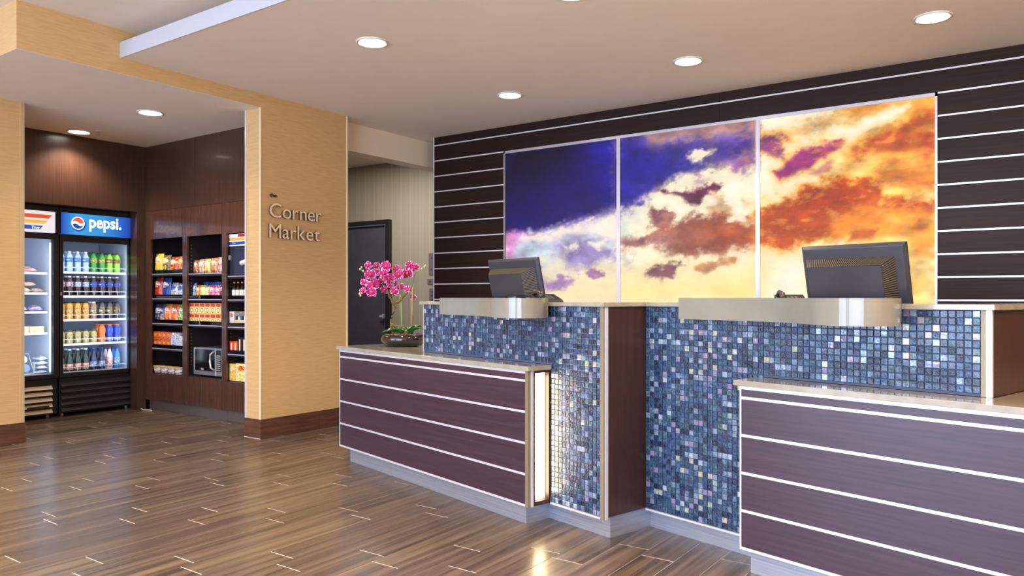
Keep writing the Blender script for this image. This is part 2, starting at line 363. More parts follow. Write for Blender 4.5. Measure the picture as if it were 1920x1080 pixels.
# mural: three backlit prints
SKY = [
((200,195,222),0.102,0.027,1,[-4.1,1.71,-2.95,1.86,-2.95,1.06,-4.1,1.05]),
((255,230,150),0.167,0.028,0.9,[-4.1,1.24,-2.88,1.33,-1.75,1.33,-0.63,1.29,-0.63,1.01,-4.1,0.98]),
((255,252,232),0.123,0.025,0.9,[-1.73,1.45,-1.42,1.44,-1.42,1.01,-1.73,1.0]),
((252,198,112),0.156,0.027,0.75,[-1.27,2.42,-0.62,2.42,-0.62,1.01,-1.06,1.01,-1.06,1.56,-1.75,1.4,-1.75,1.78,-1.37,1.91]),
((38,26,104),0.041,0.031,1,[-4.18,2.68,-2.92,2.52,-2.92,1.87,-3.17,1.8,-3.55,1.72,-3.86,1.68,-4.18,1.68]),
((22,16,36),0.241,0.034,0.95,[-4.18,2.68,-3.08,2.54,-3.17,2.38,-3.59,2.22,-3.75,2.12,-4.18,2.07]),
((42,32,168),0.193,0.032,0.85,[-3.27,2.57,-2.92,2.52,-2.92,1.91,-3.08,2.01,-3.24,2.24]),
((112,84,164),0.046,0.026,0.8,[-3.49,1.75,-3.17,1.81,-2.95,1.88,-2.95,1.82,-3.17,1.77,-3.47,1.71]),
((66,54,150),0.04,0.04,1,[-2.96,2.53,-1.78,2.49,-1.78,2.1,-1.9,2.07,-2.07,2.12,-2.22,2.11,-2.32,2.1,-2.43,2.08,-2.54,2.01,-2.62,1.98,-2.68,1.92,-2.76,1.9,-2.96,1.84]),
((122,92,150),0.085,0.04,0.8,[-2.82,2.51,-1.78,2.49,-1.78,2.26,-2.07,2.25,-2.43,2.33,-2.73,2.33]),
((186,134,120),0.051,0.034,0.8,[-2.7,2.45,-1.78,2.47,-1.78,2.37,-2.12,2.39,-2.43,2.37,-2.65,2.36]),
((40,32,152),0.092,0.031,0.8,[-2.96,2.39,-2.73,2.33,-2.54,2.19,-2.48,2.09,-2.68,2.0,-2.96,1.86]),
((84,62,162),0.043,0.027,0.85,[-2.09,2.34,-1.83,2.33,-1.8,2.14,-1.92,2.08,-2.09,2.14,-2.17,2.23]),
((156,92,150),0.021,0.021,0.7,[-2.02,2.12,-1.8,2.15,-1.8,2.1,-1.95,2.07]),
((255,238,208),0.014,0.025,1,[-2.36,2.23,-2.22,2.25,-2.1,2.24,-2.17,2.2,-2.22,2.15,-2.29,2.17]),
((160,138,168),0.028,0.023,0.8,[-2.28,2.02,-2.18,2.02,-2.2,1.98,-2.27,1.99]),
((108,52,74),0.014,0.026,1,[-2.58,1.96,-2.43,1.94,-2.27,1.95,-2.18,1.98,-2.07,1.97,-2.12,1.93,-2.2,1.9,-2.25,1.84,-2.32,1.86,-2.43,1.91]),
((196,150,104),0.027,0.022,0.8,[-2.18,1.81,-2.02,1.8,-1.98,1.75,-2.07,1.72,-2.16,1.75]),
((206,160,116),0.022,0.022,0.7,[-2.14,1.91,-2.04,1.89,-2.05,1.83,-2.12,1.85]),
((214,168,120),0.021,0.021,0.6,[-1.9,1.83,-1.8,1.84,-1.8,1.78,-1.88,1.78]),
((138,84,86),0.018,0.03,1,[-2.65,1.8,-2.51,1.79,-2.46,1.73,-2.47,1.64,-2.59,1.63,-2.65,1.69]),
((166,94,76),0.026,0.04,1,[-2.93,1.58,-2.76,1.59,-2.65,1.66,-2.43,1.7,-2.27,1.74,-2.07,1.73,-1.92,1.7,-1.79,1.68,-1.79,1.5,-1.97,1.47,-2.17,1.45,-2.38,1.44,-2.54,1.49,-2.68,1.53,-2.91,1.51]),
((188,94,54),0.081,0.027,0.8,[-2.22,1.67,-1.79,1.67,-1.79,1.5,-2.12,1.49]),
((128,82,102),0.037,0.03,0.7,[-2.93,1.59,-2.68,1.6,-2.48,1.58,-2.54,1.5,-2.7,1.53,-2.91,1.51]),
((150,98,104),0.012,0.024,1,[-2.72,1.31,-2.65,1.33,-2.54,1.35,-2.41,1.38,-2.43,1.32,-2.48,1.27,-2.68,1.28]),
((202,142,98),0.014,0.022,0.95,[-2.28,1.32,-2.22,1.37,-2.12,1.39,-1.98,1.4,-2.02,1.36,-2.12,1.34,-2.2,1.3]),
((186,176,176),0.05,0.025,0.6,[-2.93,1.48,-2.78,1.46,-2.82,1.35,-2.93,1.34]),
((212,226,206),0.056,0.025,0.6,[-2.93,1.76,-2.85,1.75,-2.85,1.62,-2.93,1.61]),
((255,236,190),0.099,0.033,0.85,[-3.52,1.35,-2.94,1.39,-2.94,0.99,-3.75,0.98]),
((228,140,202),0.036,0.032,0.95,[-4.12,1.68,-3.93,1.69,-3.75,1.66,-3.86,1.61,-3.96,1.59,-4.03,1.52,-4.12,1.46]),
((255,238,224),0.027,0.033,1,[-3.94,1.64,-3.72,1.67,-3.49,1.71,-3.3,1.74,-3.14,1.77,-2.93,1.84,-2.93,1.59,-3.08,1.59,-3.24,1.66,-3.39,1.66,-3.55,1.62,-3.75,1.59]),
((152,132,188),0.04,0.04,0.9,[-3.55,1.57,-3.36,1.6,-3.17,1.58,-3.02,1.5,-2.97,1.43,-3.11,1.4,-3.3,1.36,-3.46,1.37,-3.49,1.46]),
((255,246,224),0.02,0.027,0.95,[-3.48,1.56,-3.36,1.58,-3.34,1.53,-3.45,1.52]),
((255,246,224),0.019,0.026,0.95,[-3.24,1.57,-3.08,1.6,-3.03,1.53,-3.14,1.51]),
((190,222,230),0.07,0.028,0.6,[-4.0,1.58,-3.65,1.58,-3.59,1.46,-3.69,1.4,-3.89,1.46]),
((255,240,206),0.055,0.027,0.75,[-3.75,1.47,-3.49,1.47,-3.45,1.35,-3.59,1.29,-3.69,1.35]),
((162,130,180),0.024,0.027,0.95,[-3.71,1.23,-3.55,1.26,-3.35,1.27,-3.39,1.23,-3.52,1.19,-3.67,1.17]),
((158,122,172),0.014,0.02,0.9,[-3.56,1.3,-3.44,1.3,-3.42,1.28,-3.54,1.27]),
((158,118,152),0.013,0.02,0.95,[-3.27,1.31,-3.17,1.33,-3.09,1.28,-3.24,1.27]),
((222,178,124),0.037,0.033,0.8,[-1.77,2.35,-1.59,2.37,-1.42,2.37,-1.24,2.39,-1.08,2.4,-0.96,2.4,-1.0,2.36,-1.22,2.37,-1.24,2.31,-1.46,2.26,-1.59,2.23,-1.77,2.28]),
((255,246,216),0.025,0.023,0.9,[-1.77,2.43,-1.51,2.44,-1.59,2.35,-1.71,2.35]),
((228,150,80),0.044,0.028,0.85,[-1.2,2.42,-0.86,2.44,-0.62,2.44,-0.62,2.27,-0.76,2.31,-0.8,2.38,-1.0,2.36]),
((255,246,216),0.026,0.03,1,[-1.25,2.31,-1.12,2.31,-0.96,2.36,-0.79,2.41,-0.78,2.35,-0.86,2.3,-1.0,2.25,-1.14,2.2,-1.24,2.12,-1.29,2.19]),
((140,82,122),0.02,0.025,1,[-1.77,2.3,-1.66,2.28,-1.59,2.24,-1.56,2.15,-1.58,2.11,-1.66,2.16,-1.73,2.19,-1.77,2.2]),
((160,72,124),0.019,0.021,1,[-1.66,2.03,-1.59,2.07,-1.53,2.13,-1.46,2.19,-1.33,2.2,-1.21,2.2,-1.24,2.16,-1.33,2.1,-1.4,2.04,-1.5,2.0,-1.62,1.97]),
((204,146,136),0.012,0.014,0.9,[-1.42,1.99,-1.35,2.04,-1.29,2.06,-1.31,2.01,-1.37,1.98]),
((190,98,60),0.029,0.029,1,[-1.16,2.09,-1.06,2.18,-0.94,2.24,-0.8,2.27,-0.62,2.34,-0.62,1.99,-0.76,2.05,-0.9,2.08,-1.02,2.1,-1.1,2.06]),
((168,62,54),0.057,0.019,0.8,[-0.73,2.2,-0.62,2.22,-0.62,1.91,-0.7,1.96]),
((214,126,64),0.024,0.024,0.9,[-0.99,1.96,-0.86,1.98,-0.62,1.93,-0.62,1.81,-0.78,1.84,-0.94,1.89]),
((224,146,84),0.02,0.023,0.8,[-0.92,2.05,-0.76,2.05,-0.62,1.99,-0.62,1.93,-0.78,1.98,-0.9,2.0]),
((182,86,38),0.027,0.036,1,[-1.78,1.71,-1.69,1.78,-1.53,1.83,-1.44,1.89,-1.33,1.9,-1.2,1.92,-1.08,1.91,-0.98,1.85,-0.96,1.77,-0.84,1.77,-0.71,1.78,-0.62,1.71,-0.62,1.64,-0.78,1.61,-0.96,1.59,-1.12,1.56,-1.29,1.52,-1.46,1.52,-1.59,1.49,-1.78,1.48]),
((158,66,36),0.06,0.028,0.75,[-1.59,1.82,-1.37,1.88,-1.16,1.88,-1.06,1.82,-1.16,1.74,-1.37,1.71,-1.55,1.72]),
((234,142,54),0.041,0.025,0.7,[-1.24,1.65,-0.96,1.7,-0.62,1.62,-0.62,1.45,-0.86,1.5,-1.06,1.55,-1.24,1.52]),
((192,96,46),0.017,0.017,0.85,[-1.13,1.54,-0.99,1.56,-1.01,1.49,-1.14,1.48]),
((196,96,46),0.015,0.015,0.8,[-0.77,1.56,-0.71,1.59,-0.66,1.55,-0.73,1.52]),
((255,226,146),0.025,0.02,0.8,[-1.1,1.47,-0.96,1.51,-0.78,1.51,-0.78,1.46]),
((236,150,68),0.038,0.019,0.8,[-0.75,1.5,-0.62,1.52,-0.62,1.39,-0.73,1.4])]
def vnoise(x, y, seed):
    xi = np.floor(x).astype(int); yi = np.floor(y).astype(int); fx = x-xi; fy = y-yi
    fx = fx*fx*(3-2*fx); fy = fy*fy*(3-2*fy)
    def h(a, b):
        n = (a*374761393+b*668265263+seed*144665) & 0xffffffff
        n = ((n ^ (n >> 13))*1274126177) & 0xffffffff
        n = ((n ^ (n >> 15))*2246822519) & 0xffffffff
        return ((n ^ (n >> 16)) & 0xffff)/65535.0
    return (h(xi,yi)*(1-fx)+h(xi+1,yi)*fx)*(1-fy)+(h(xi,yi+1)*(1-fx)+h(xi+1,yi+1)*fx)*fy
def fbm(x, y, seed, o=5):
    s = 0; a = .5; t = 0
    for k in range(o): s = s+a*vnoise((x*math.cos(k*.9+.5)+y*math.sin(k*.9+.5))*2**k+17*k, (y*math.cos(k*.9+.5)-x*math.sin(k*.9+.5))*2**k+9*k, seed+k); t += a; a *= .55
    return s/t-.5
MUR = bpy.data.materials.new('backlit_cloud_print'); MUR.use_nodes = True
N, L, p = nodes(MUR); at = N.new('ShaderNodeAttribute'); at.attribute_name = 'print'
L.new(at.outputs['Color'], p.inputs['Emission Color']); p.inputs['Emission Strength'].default_value = 1.0
p.inputs['Base Color'].default_value = (.01,.01,.01,1); p.inputs['Roughness'].default_value = .35; p.inputs['Specular IOR Level'].default_value = .12
ml = thing('lightbox_mural', 'wide backlit sunset cloud picture in three framed panels on the wood wall', 'lightbox', ((AX0+AX1)/2, YW, AZ0))
MX = [-4.115, -2.945, -1.784, -.618]
lin = np.vectorize(lambda c: (c/255/12.92) if c/255 <= .04045 else ((c/255+.055)/1.055)**2.4)
def polydist(px, pz, q):
    """signed distance to a closed outline, negative inside"""
    n = len(q)//2; d = np.full(px.shape, 1e9); ins = np.zeros(px.shape, bool)
    for i in range(n):
        ax, az = q[2*i], q[2*i+1]; bx, bz = q[(2*i+2) % (2*n)], q[(2*i+3) % (2*n)]
        ex, ez = bx-ax, bz-az; t = np.clip(((px-ax)*ex+(pz-az)*ez)/(ex*ex+ez*ez+1e-9), 0, 1)
        d = np.minimum(d, (px-ax-t*ex)**2+(pz-az-t*ez)**2)
        if az != bz: ins ^= ((az > pz) != (bz > pz)) & (px < ex*(pz-az)/ez+ax)
    d = np.sqrt(d); return np.where(ins, -d, d)
for k in range(3):
    nx, nz = 250, 300
    x0 = MX[k]+.008; x1 = MX[k+1]-.008 if k < 2 else MX[k+1]
    Z0, Z1 = .935, 2.428
    XX, ZZ = np.meshgrid(np.linspace(0, 1, nx), np.linspace(0, 1, nz))
    zw = Z0+ZZ*(Z1-Z0); xx = x0+XX*(x1-x0)
    e1 = fbm(xx*5, zw*7, 5, 6); e2 = fbm(xx*16, zw*22, 61, 5); e3 = fbm(xx*5+9, zw*7+4, 205, 6)
    px = xx+e1*.07+e2*.02; pz = zw+e3*.05+e2*.015
    col = np.zeros(xx.shape+(3,))+np.array([255, 247, 220.])
    for c, s_, n_, o_, q in SKY:
        d = polydist(px, pz, q)+(e2*1.6+e1*.9)*n_*2.2
        cxm = sum(q[::2])/(len(q)//2)
        if sum(c) < 480 and s_ < .06 and cxm > -2.9:      # warm halo round each cloud bank
            h = np.clip(.5-(d-.035)/.11, 0, 1); h = (h*h*(3-2*h)*(.62 if cxm > -1.8 else .38))[..., None]
            col = col*(1-h)+np.array([253, 184, 84.] if cxm > -1.8 else [240, 206, 160.])*h
        s_ = s_*1.35+.004
        t = np.clip(.5-d/(2*s_), 0, 1); t = (t*t*(3-2*t)*o_)[..., None]
        col = col*(1-t)+np.array(c, float)*t
    lum = col.mean(-1, keepdims=True)
    sh = fbm(xx*7, zw*12, 33, 6)[..., None]
    wv_ = np.clip((fbm(xx*11+3, zw*24, 133, 6)-.06)*3.2, 0, .55)[..., None]*np.clip((210-lum)/60, 0, 1)*np.clip((xx[..., None]+2.1)/.4, 0, 1)
    col = col*(1-wv_)+np.array([236, 166, 96.])*wv_
    col = np.clip(col*(1+sh*np.where(lum < 215, .62, .12)*np.clip((lum-30)/60, 0, 1)), 0, 255)
    gm = col.mean(-1, keepdims=True); col = np.clip(gm+(col-gm)*(1+.24*np.clip((240-gm)/40, 0, 1)*np.clip((xx[..., None]+2.3)/.5, 0, 1)), 0, 255)
    col = lin(col)
    verts = np.stack([xx, np.full_like(xx, YW-.006), zw], -1).reshape(-1, 3)-np.array(list(ml['_b']))
    idx = np.arange(nx*nz).reshape(nz, nx)
    q = np.stack([idx[:-1,:-1], idx[:-1,1:], idx[1:,1:], idx[1:,:-1]], -1).reshape(-1, 4)
    me = bpy.data.meshes.new('picture_panel'); me.from_pydata(verts.tolist(), [], q.tolist())
    ca = me.color_attributes.new('print', 'FLOAT_COLOR', 'POINT')
    ca.data.foreach_set('color', np.concatenate([col.reshape(-1,3), np.ones((nx*nz,1))], 1).astype(np.float32).ravel())
    me.materials.append(MUR); o = bpy.data.objects.new('picture_panel', me); C.objects.link(o); o.parent = ml
    tag(o, ['dark violet and pale cloud panel', 'mixed violet and golden cloud panel', 'orange cloud panel'][k])
fw = .024
part('frame', MB().box(AX0, AX1, YW-.014, YW+.01, AZ1-fw, AZ1).box(AX0, AX1, YW-.014, YW+.01, AZ0, AZ0+fw*.6).box(AX0, AX0+.014, YW-.014, YW+.01, AZ0, AZ1).box(AX1-.014, AX1, YW-.014, YW+.01, AZ0, AZ1), [ALU], ml)
for xm in MX[1:3]: part('mullion', B(xm-.0155, xm+.0155, YW-.018, YW+.01, AZ0+.01, AZ1-fw), [ALU], ml)

# ------------------------------------------------------------------ downlights
ORD = ['nearest to the white fascia, above the lobby floor', 'over the left end of the wood wall', 'over the middle of the cloud picture', 'at far right near the wood wall', 'cut by the top edge of the view', 'out over the right desk']
def downlight(x, y, z, label, r=.085):
    t = thing('downlight', label, 'ceiling light', (x, y, z))
    part('ring', MB().lathe([(r+.016, 0), (r+.014, -.006), (r+.002, -.008), (r, -.002)], (x, y, z), 32, cap=False), [TRIMW], t)
    part('reflector', MB().lathe([(r, -.003), (r*.92, -.001)], (x, y, z), 32, cap=False), [REFL], t)
    part('lamp', MB().lathe([(r*.94, -.0005), (r*.94, -.0022)], (x, y, z), 32), [LIGHTW], t)
for (x, y), lb in zip(DOWN, ORD): downlight(x, y, 2.683, 'round recessed downlight in the pink-beige ceiling, '+lb)
downlight(*ADOWN[0], 2.58, 'round recessed downlight above the drink coolers')
downlight(*ADOWN[1], 2.58, 'round recessed downlight in front of the snack shelves')
t = thing('sprinkler', 'small metal sprinkler beside the downlight above the coolers', 'sprinkler', (-6.92, 3.42, 2.58))
part('plate', MB().lathe([(.03, 0), (.026, -.006)], (-6.92, 3.42, 2.58), 14), [WHITE], t)
part('head', MB().lathe([(.006, -.006), (.006, -.025), (.018, -.027), (.018, -.030)], (-6.92, 3.42, 2.58), 10), [ALU], t)

# ================================================================== reception desk (built in desk coordinates a,b ; front faces -b)
TRZ = [.107, .256, .405, .554, .703]
PITCH = .0252
def tilemats():
    out = []
    for i, c in enumerate([(40,64,94),(26,44,76),(52,76,104),(68,92,120),(34,64,90),(82,102,126),(42,54,86),(22,38,62),(58,84,98),(44,68,104)]):
        m = mat('glass_tile_%d' % i, srgb(*c), .14, coat=.4); N, L, p = nodes(m)
        v = coords(m, (1,1,1), 'Position'); f = noise(m, v, 95, 3, .6)
        a = tuple(x*.4 for x in srgb(*c)[:3])+(1,); b = tuple(min(1, x*1.75) for x in srgb(*c)[:3])+(1,)
        L.new(ramp(m, f, [(.38, a), (.62, b)]), p.inputs['Base Color']); bump(m, f, .7, .005); out.append(m)
    for i, cs in enumerate([[(170,140,155),(110,170,176),(205,188,130),(140,132,180)],[(150,166,190),(190,192,205),(130,160,184),(176,168,196)],
                            [(90,150,156),(150,112,150),(112,132,180),(196,158,120)],[(112,130,158),(150,164,184),(92,114,148),(132,146,174)]]):
        m = mat('iridescent_tile_%d' % i, srgb(*cs[0]), .1, coat=.6, metal=.15); N, L, p = nodes(m)
        v = coords(m, (1,1,1), 'Position'); f = noise(m, v, 60, 2, .5)
        L.new(ramp(m, f, [(.34, srgb(*cs[0])), (.45, srgb(*cs[1])), (.55, srgb(*cs[2])), (.68, srgb(*cs[3]))]), p.inputs['Base Color'])
        bump(m, f, .4, .004); out.append(m)
    return out
TM = tilemats()
def rtile():
    r = random.random()
    if r < .84: return random.choices(range(10), [10,9,8,6,8,3,7,7,5,9])[0]
    return 10+random.choices(range(4), [2,2,4,8])[0]
def tile_verts(M):
    h = .0111; t = .0100
    vs_ = [(-h,.004,-h),(h,.004,-h),(h,.004,h),(-h,.004,h),(-h,.0008,-h),(h,.0008,-h),(h,.0008,h),(-h,.0008,h),(-t,0,-t),(t,0,-t),(t,0,t),(-t,0,t)]
    return [M @ Vector(v) for v in vs_] if M else vs_
TF = [(8,9,10,11),(4,5,9,8),(5,6,10,9),(6,7,11,10),(7,4,8,11),(0,1,5,4),(1,2,6,5),(2,3,7,6),(3,0,4,7)]
TMESH = [MB().add(tile_verts(None), TF).mesh('tile', [m]) for m in TM]
def mosaic(root, spots, bface):
    """spots: (a, z) of tile centres on the face b = bface; the 300 nearest the visitor are parts, the rest one field"""
    base = list(root['_b'])
    def dist(s):
        p = D.w((s[0], bface, 0)); return view(p.x, p.y)[2] + (0 if s[1] > .1 else 1)
    spots = sorted(spots, key=dist); restm = MB()
    for i, (a, z) in enumerate(spots):
        k = rtile(); rx = R(random.gauss(0, 1.1)); rz = R(random.gauss(0, 1.3))
        if i < 300:
            o = bpy.data.objects.new('tile', TMESH[k]); C.objects.link(o); o.parent = root
            o.location = (a-base[0], bface-base[1]+random.uniform(-.0004,.0004), z-base[2]); o.rotation_euler = (rx, 0, rz)
        else:
            restm.add(tile_verts(Matrix.Translation((a, bface, z)) @ Euler((rx, 0, rz)).to_matrix().to_4x4()), TF, k)
    part('tile_field', restm, TM, root, kind='stuff')
def grid(a0, a1, z0, z1):
    out = []; n = int(round((a1-a0)/PITCH)); pa = (a1-a0)/n; m = int(round((z1-z0)/PITCH)); pz = (z1-z0)/m
    return [(a0+(i+.5)*pa, z0+(j+.5)*pz) for i in range(n) for j in range(m)]

# --- low cabinet, left
lc = thing('reception_cabinet', 'low dark wood cabinet with white strips and a lit corner panel, under the orchid', 'counter', (-3.7, 2.6, 0), D)
part('body', MB().box(-4.70, -3.90, 2.372, 3.08, .106, .750).box(-3.90, -2.79, 2.372, 2.488, .106, .750), [DGREY], lc)
def fronts(root, a0, a1, bf, zt=.7505):
    for i, z in enumerate(TRZ):
        up = TRZ[i+1]-.0058 if i < 4 else .7365
        part('panel', B(a0, a1, bf, bf+.014, z+.0058, up), [WOODD], root)
        part('trim_strip', B(a0, a1, bf-.002, bf+.014, z-.0055, z+.0055), [WHITE], root)
    part('trim_strip', B(a0, a1, bf-.002, bf+.014, .7368, zt), [WHITE], root)
fronts(lc, -4.705, -2.778, 2.357)
part('corner_trim', B(-4.712, -4.705, 2.354, 2.39, .101, .7505), [WHITE], lc)
part('corner_trim', B(-2.778, -2.757, 2.3545, 2.372, .101, .7505), [BEIGET], lc)
part('corner_trim', B(-2.770, -2.752, 2.3725, 2.386, .101, .7505), [WHITE], lc)
part('plinth', MB().box(-4.66, -3.9, 2.407, 3.05, 0, .106).box(-3.9, -2.83, 2.407, 2.56, 0, .106), [STEEL], lc)
# lit end panel (recessed box with a glowing lens)
LENS = mat('warm_lit_lens', (1,1,1,1), .4, emit=(1,.78,.50,1), es=2.3)
FRW = grainy('dark_frame_wood', srgb(50,30,26), srgb(66,42,34), (60,60,3), .35)
fr_ = MB().box(-2.79, -2.7525, 2.386, 2.396, .102, .750).box(-2.79, -2.7525, 2.484, 2.4935, .102, .750).box(-2.79, -2.7525, 2.396, 2.484, .738, .750).box(-2.79, -2.7525, 2.396, 2.484, .102, .122)
ep = part('lit_end_panel', fr_, [FRW], lc)
part('lens', B(-2.789, -2.782, 2.396, 2.484, .122, .738), [LENS], ep, label='warm glowing lens')
area('end_panel_glow', D.w((-2.776, 2.440, .43)), (R(90), 0, R(-15.5+90)), .07, .58, 1.7, (1,.74,.42))

# --- tiled pier, left
lp = thing('tiled_pier', 'blue mosaic pier rising behind the low counter, next to the lit corner panel', 'counter', (-3.0, 2.65, 0), D)
part('body', MB().box(-3.883, -2.402, 2.4975, 2.80, .7745, 1.058).box(-2.752, -2.402, 2.4975, 2.80, .106, .7745), [GROUTB], lp)
FB1 = 2.4925
sp = [s for s in grid(-3.883, -2.414, .108+.0252*.05, 1.058) if (s[1] > .785 or s[0] > -2.735)]
mosaic(lp, sp, FB1)
part('bottom_trim', B(-2.750, -2.414, FB1-.003, 2.50, .098, .1065), [WHITE], lp)
part('edge_trim', B(-3.888, -3.883, FB1-.001, 2.80, .7745, 1.058), [WHITE], lp)
part('corner_trim', B(-2.414, -2.393, FB1-.003, 2.50, .098, 1.058), [BEIGET], lp)
part('corner_trim', B(-2.403, -2.388, 2.4985, 2.516, .098, 1.058), [WHITE], lp)
WOODS = grainy('dark_side_wood', srgb(50,30,24), srgb(68,42,33), (60, 60, 2.0), .38, 0, .03)
part('side_panel', B(-2.402, -2.390, 2.516, 2.772, .106, 1.058), [WOODS], lp)
part('plinth', B(-2.83, -2.416, 2.558, 2.8375, 0, .106), [STEEL], lp)

# --- tiled pier, right
rp = thing('tiled_pier', 'long blue mosaic pier behind the right desk, under the longer curved ledge', 'counter', (-1.7, 2.9, 0), D)
FB2 = 2.771
part('body', MB().box(-2.401, -1.76, 2.776, 3.04, .106, 1.058).box(-1.76, -.942, 2.776, 3.04, .7745, 1.058).box(-1.06, -.942, 3.04, 3.75, .7745, 1.058), [GROUTB], rp)
mosaic(rp, [s for s in grid(-2.388, -.961, .109, 1.058) if (s[1] > .785 or s[0] < -1.755)], FB2)
part('bottom_trim', B(-2.388, -1.775, FB2-.003, 2.778, .098, .1065), [WHITE], rp)
part('corner_trim', B(-.960, -.946, FB2-.001, 2.778, .7745, 1.058), [BEIGET], rp)
part('corner_trim', B(-.946, -.928, FB2+.001, 2.784, .7745, 1.058), [WHITE], rp)
part('side_panel', B(-.942, -.930, 2.784, 3.75, .7745, 1.058), [WOODV], rp)
part('plinth', B(-2.416, -1.70, 2.838, 3.04, 0, .106), [STEEL], rp)

# --- low cabinet, right
rc = thing('reception_cabinet', 'long low dark wood cabinet front with white strips at the right edge of the picture', 'counter', (-.6, 2.9, 0), D)
part('body', MB().box(-1.755, -.5, 2.637, 2.765, .106, .750).box(-.5, .75, 2.637, 3.55, .106, .750), [DGREY], rc)
fronts(rc, -1.765, .75, 2.622)
part('corner_trim', B(-1.772, -1.765, 2.619, 2.637, .101, .7505), [WHITE], rc)
part('side_panel', B(-1.7705, -1.756, 2.637, 2.765, .106, .7505), [WOODV], rc)
part('plinth', B(-1.756, .70, 2.672, 2.765, 0, .106), [STEEL], rc)

# --- stone tops
def top(name, label, pts, z0, z1, base, m=STONE, cat='countertop'):
    return solid(name, MB().prism(pts, z0, z1), [m], label, cat, base, D, bevel=.0015)
top('low_countertop', 'pale stone worktop of the low left cabinet, under the orchid', [(-4.735,2.340),(-2.738,2.340),(-2.738,2.4895),(-3.888,2.4895),(-3.888,3.10),(-4.735,3.10)], .7515, .7735, (-4.0, 2.5, .7515))
top('low_countertop', 'pale stone worktop of the right desk, reflecting the mosaic', [(-1.790,2.602),(.78,2.602),(.78,3.60),(-.926,3.60),(-.926,2.768),(-1.790,2.768)], .7515, .7735, (-.6, 2.8, .7515))
top('high_countertop', 'thin pale stone top on the left tiled pier, behind the orchid side', [(-3.905,2.474),(-2.378,2.474),(-2.378,2.82),(-3.905,2.82)], 1.0585, 1.0775, (-3.1, 2.6, 1.0585))
top('high_countertop', 'thin pale stone top running over the right tiled pier', [(-2.376,2.753),(-.915,2.753),(-.915,3.76),(-1.09,3.76),(-1.09,3.07),(-2.376,3.07)], 1.0585, 1.0775, (-1.6, 2.9, 1.0585))
def smooth_pts(ctrl, n=10):
    P_ = [Vector((a, b, 0)) for a, b in ctrl]; out = []
    for i in range(len(P_)-1):
        p0 = P_[max(i-1,0)]; p1 = P_[i]; p2 = P_[i+1]; p3 = P_[min(i+2,len(P_)-1)]
        for k in range(n):
            t = k/n; out.append(.5*((2*p1)+(p2-p0)*t+(2*p0-5*p1+4*p2-p3)*t*t+(3*p1-p0-3*p2+p3)*t**3))
    out.append(P_[-1]); return [(p.x, p.y) for p in out]
def ledge(label, face, front, base):
    curve = smooth_pts(front, 8)
    t = thing('curved_ledge', label, 'counter ledge', base, D)
    pts = curve+[(curve[-1][0], face-.0200), (curve[0][0], face-.0200)]
    o = part('body', MB().prism(pts, 1.004, 1.0985, smooth=False), [LEDGE], t)
ledge('long curved grey-beige ledge bulging from the left tiled pier, by the left monitor', FB1,
      [(-3.668,2.462),(-3.40,2.425),(-3.18,2.385),(-3.03,2.325),(-2.92,2.262),(-2.80,2.236),(-2.71,2.262),(-2.682,2.33),(-2.70,2.40),(-2.745,2.46)], (-3.1, 2.42, 1.004))
ledge('long curved grey-beige ledge on the right tiled pier, in front of the larger monitor', FB2,
      [(-2.172,2.742),(-1.92,2.735),(-1.74,2.705),(-1.60,2.655),(-1.48,2.575),(-1.38,2.508),(-1.28,2.482),(-1.20,2.512),(-1.168,2.585),(-1.17,2.66),(-1.205,2.742)], (-1.6, 2.66, 1.004))

# --- staff work surfaces behind
for a0, a1, b0, b1, lb in ((-3.88, -2.42, 2.83, 3.36, 'low work surface behind the left tiled pier, carrying the left monitor'), (-2.30, -1.10, 3.10, 3.72, 'low work surface behind the right tiled pier, carrying the right monitor')):
    t = thing('staff_desk', lb, 'desk', ((a0+a1)/2, (b0+b1)/2, 0), D)
    part('work_surface', B(a0, a1, b0, b1, .73, .76), [LEDGE], t)
    for a in (a0+.02, a1-.04): part('side_panel', B(a, a+.02, b0+.02, b1-.02, 0, .73), [DGREY], t)

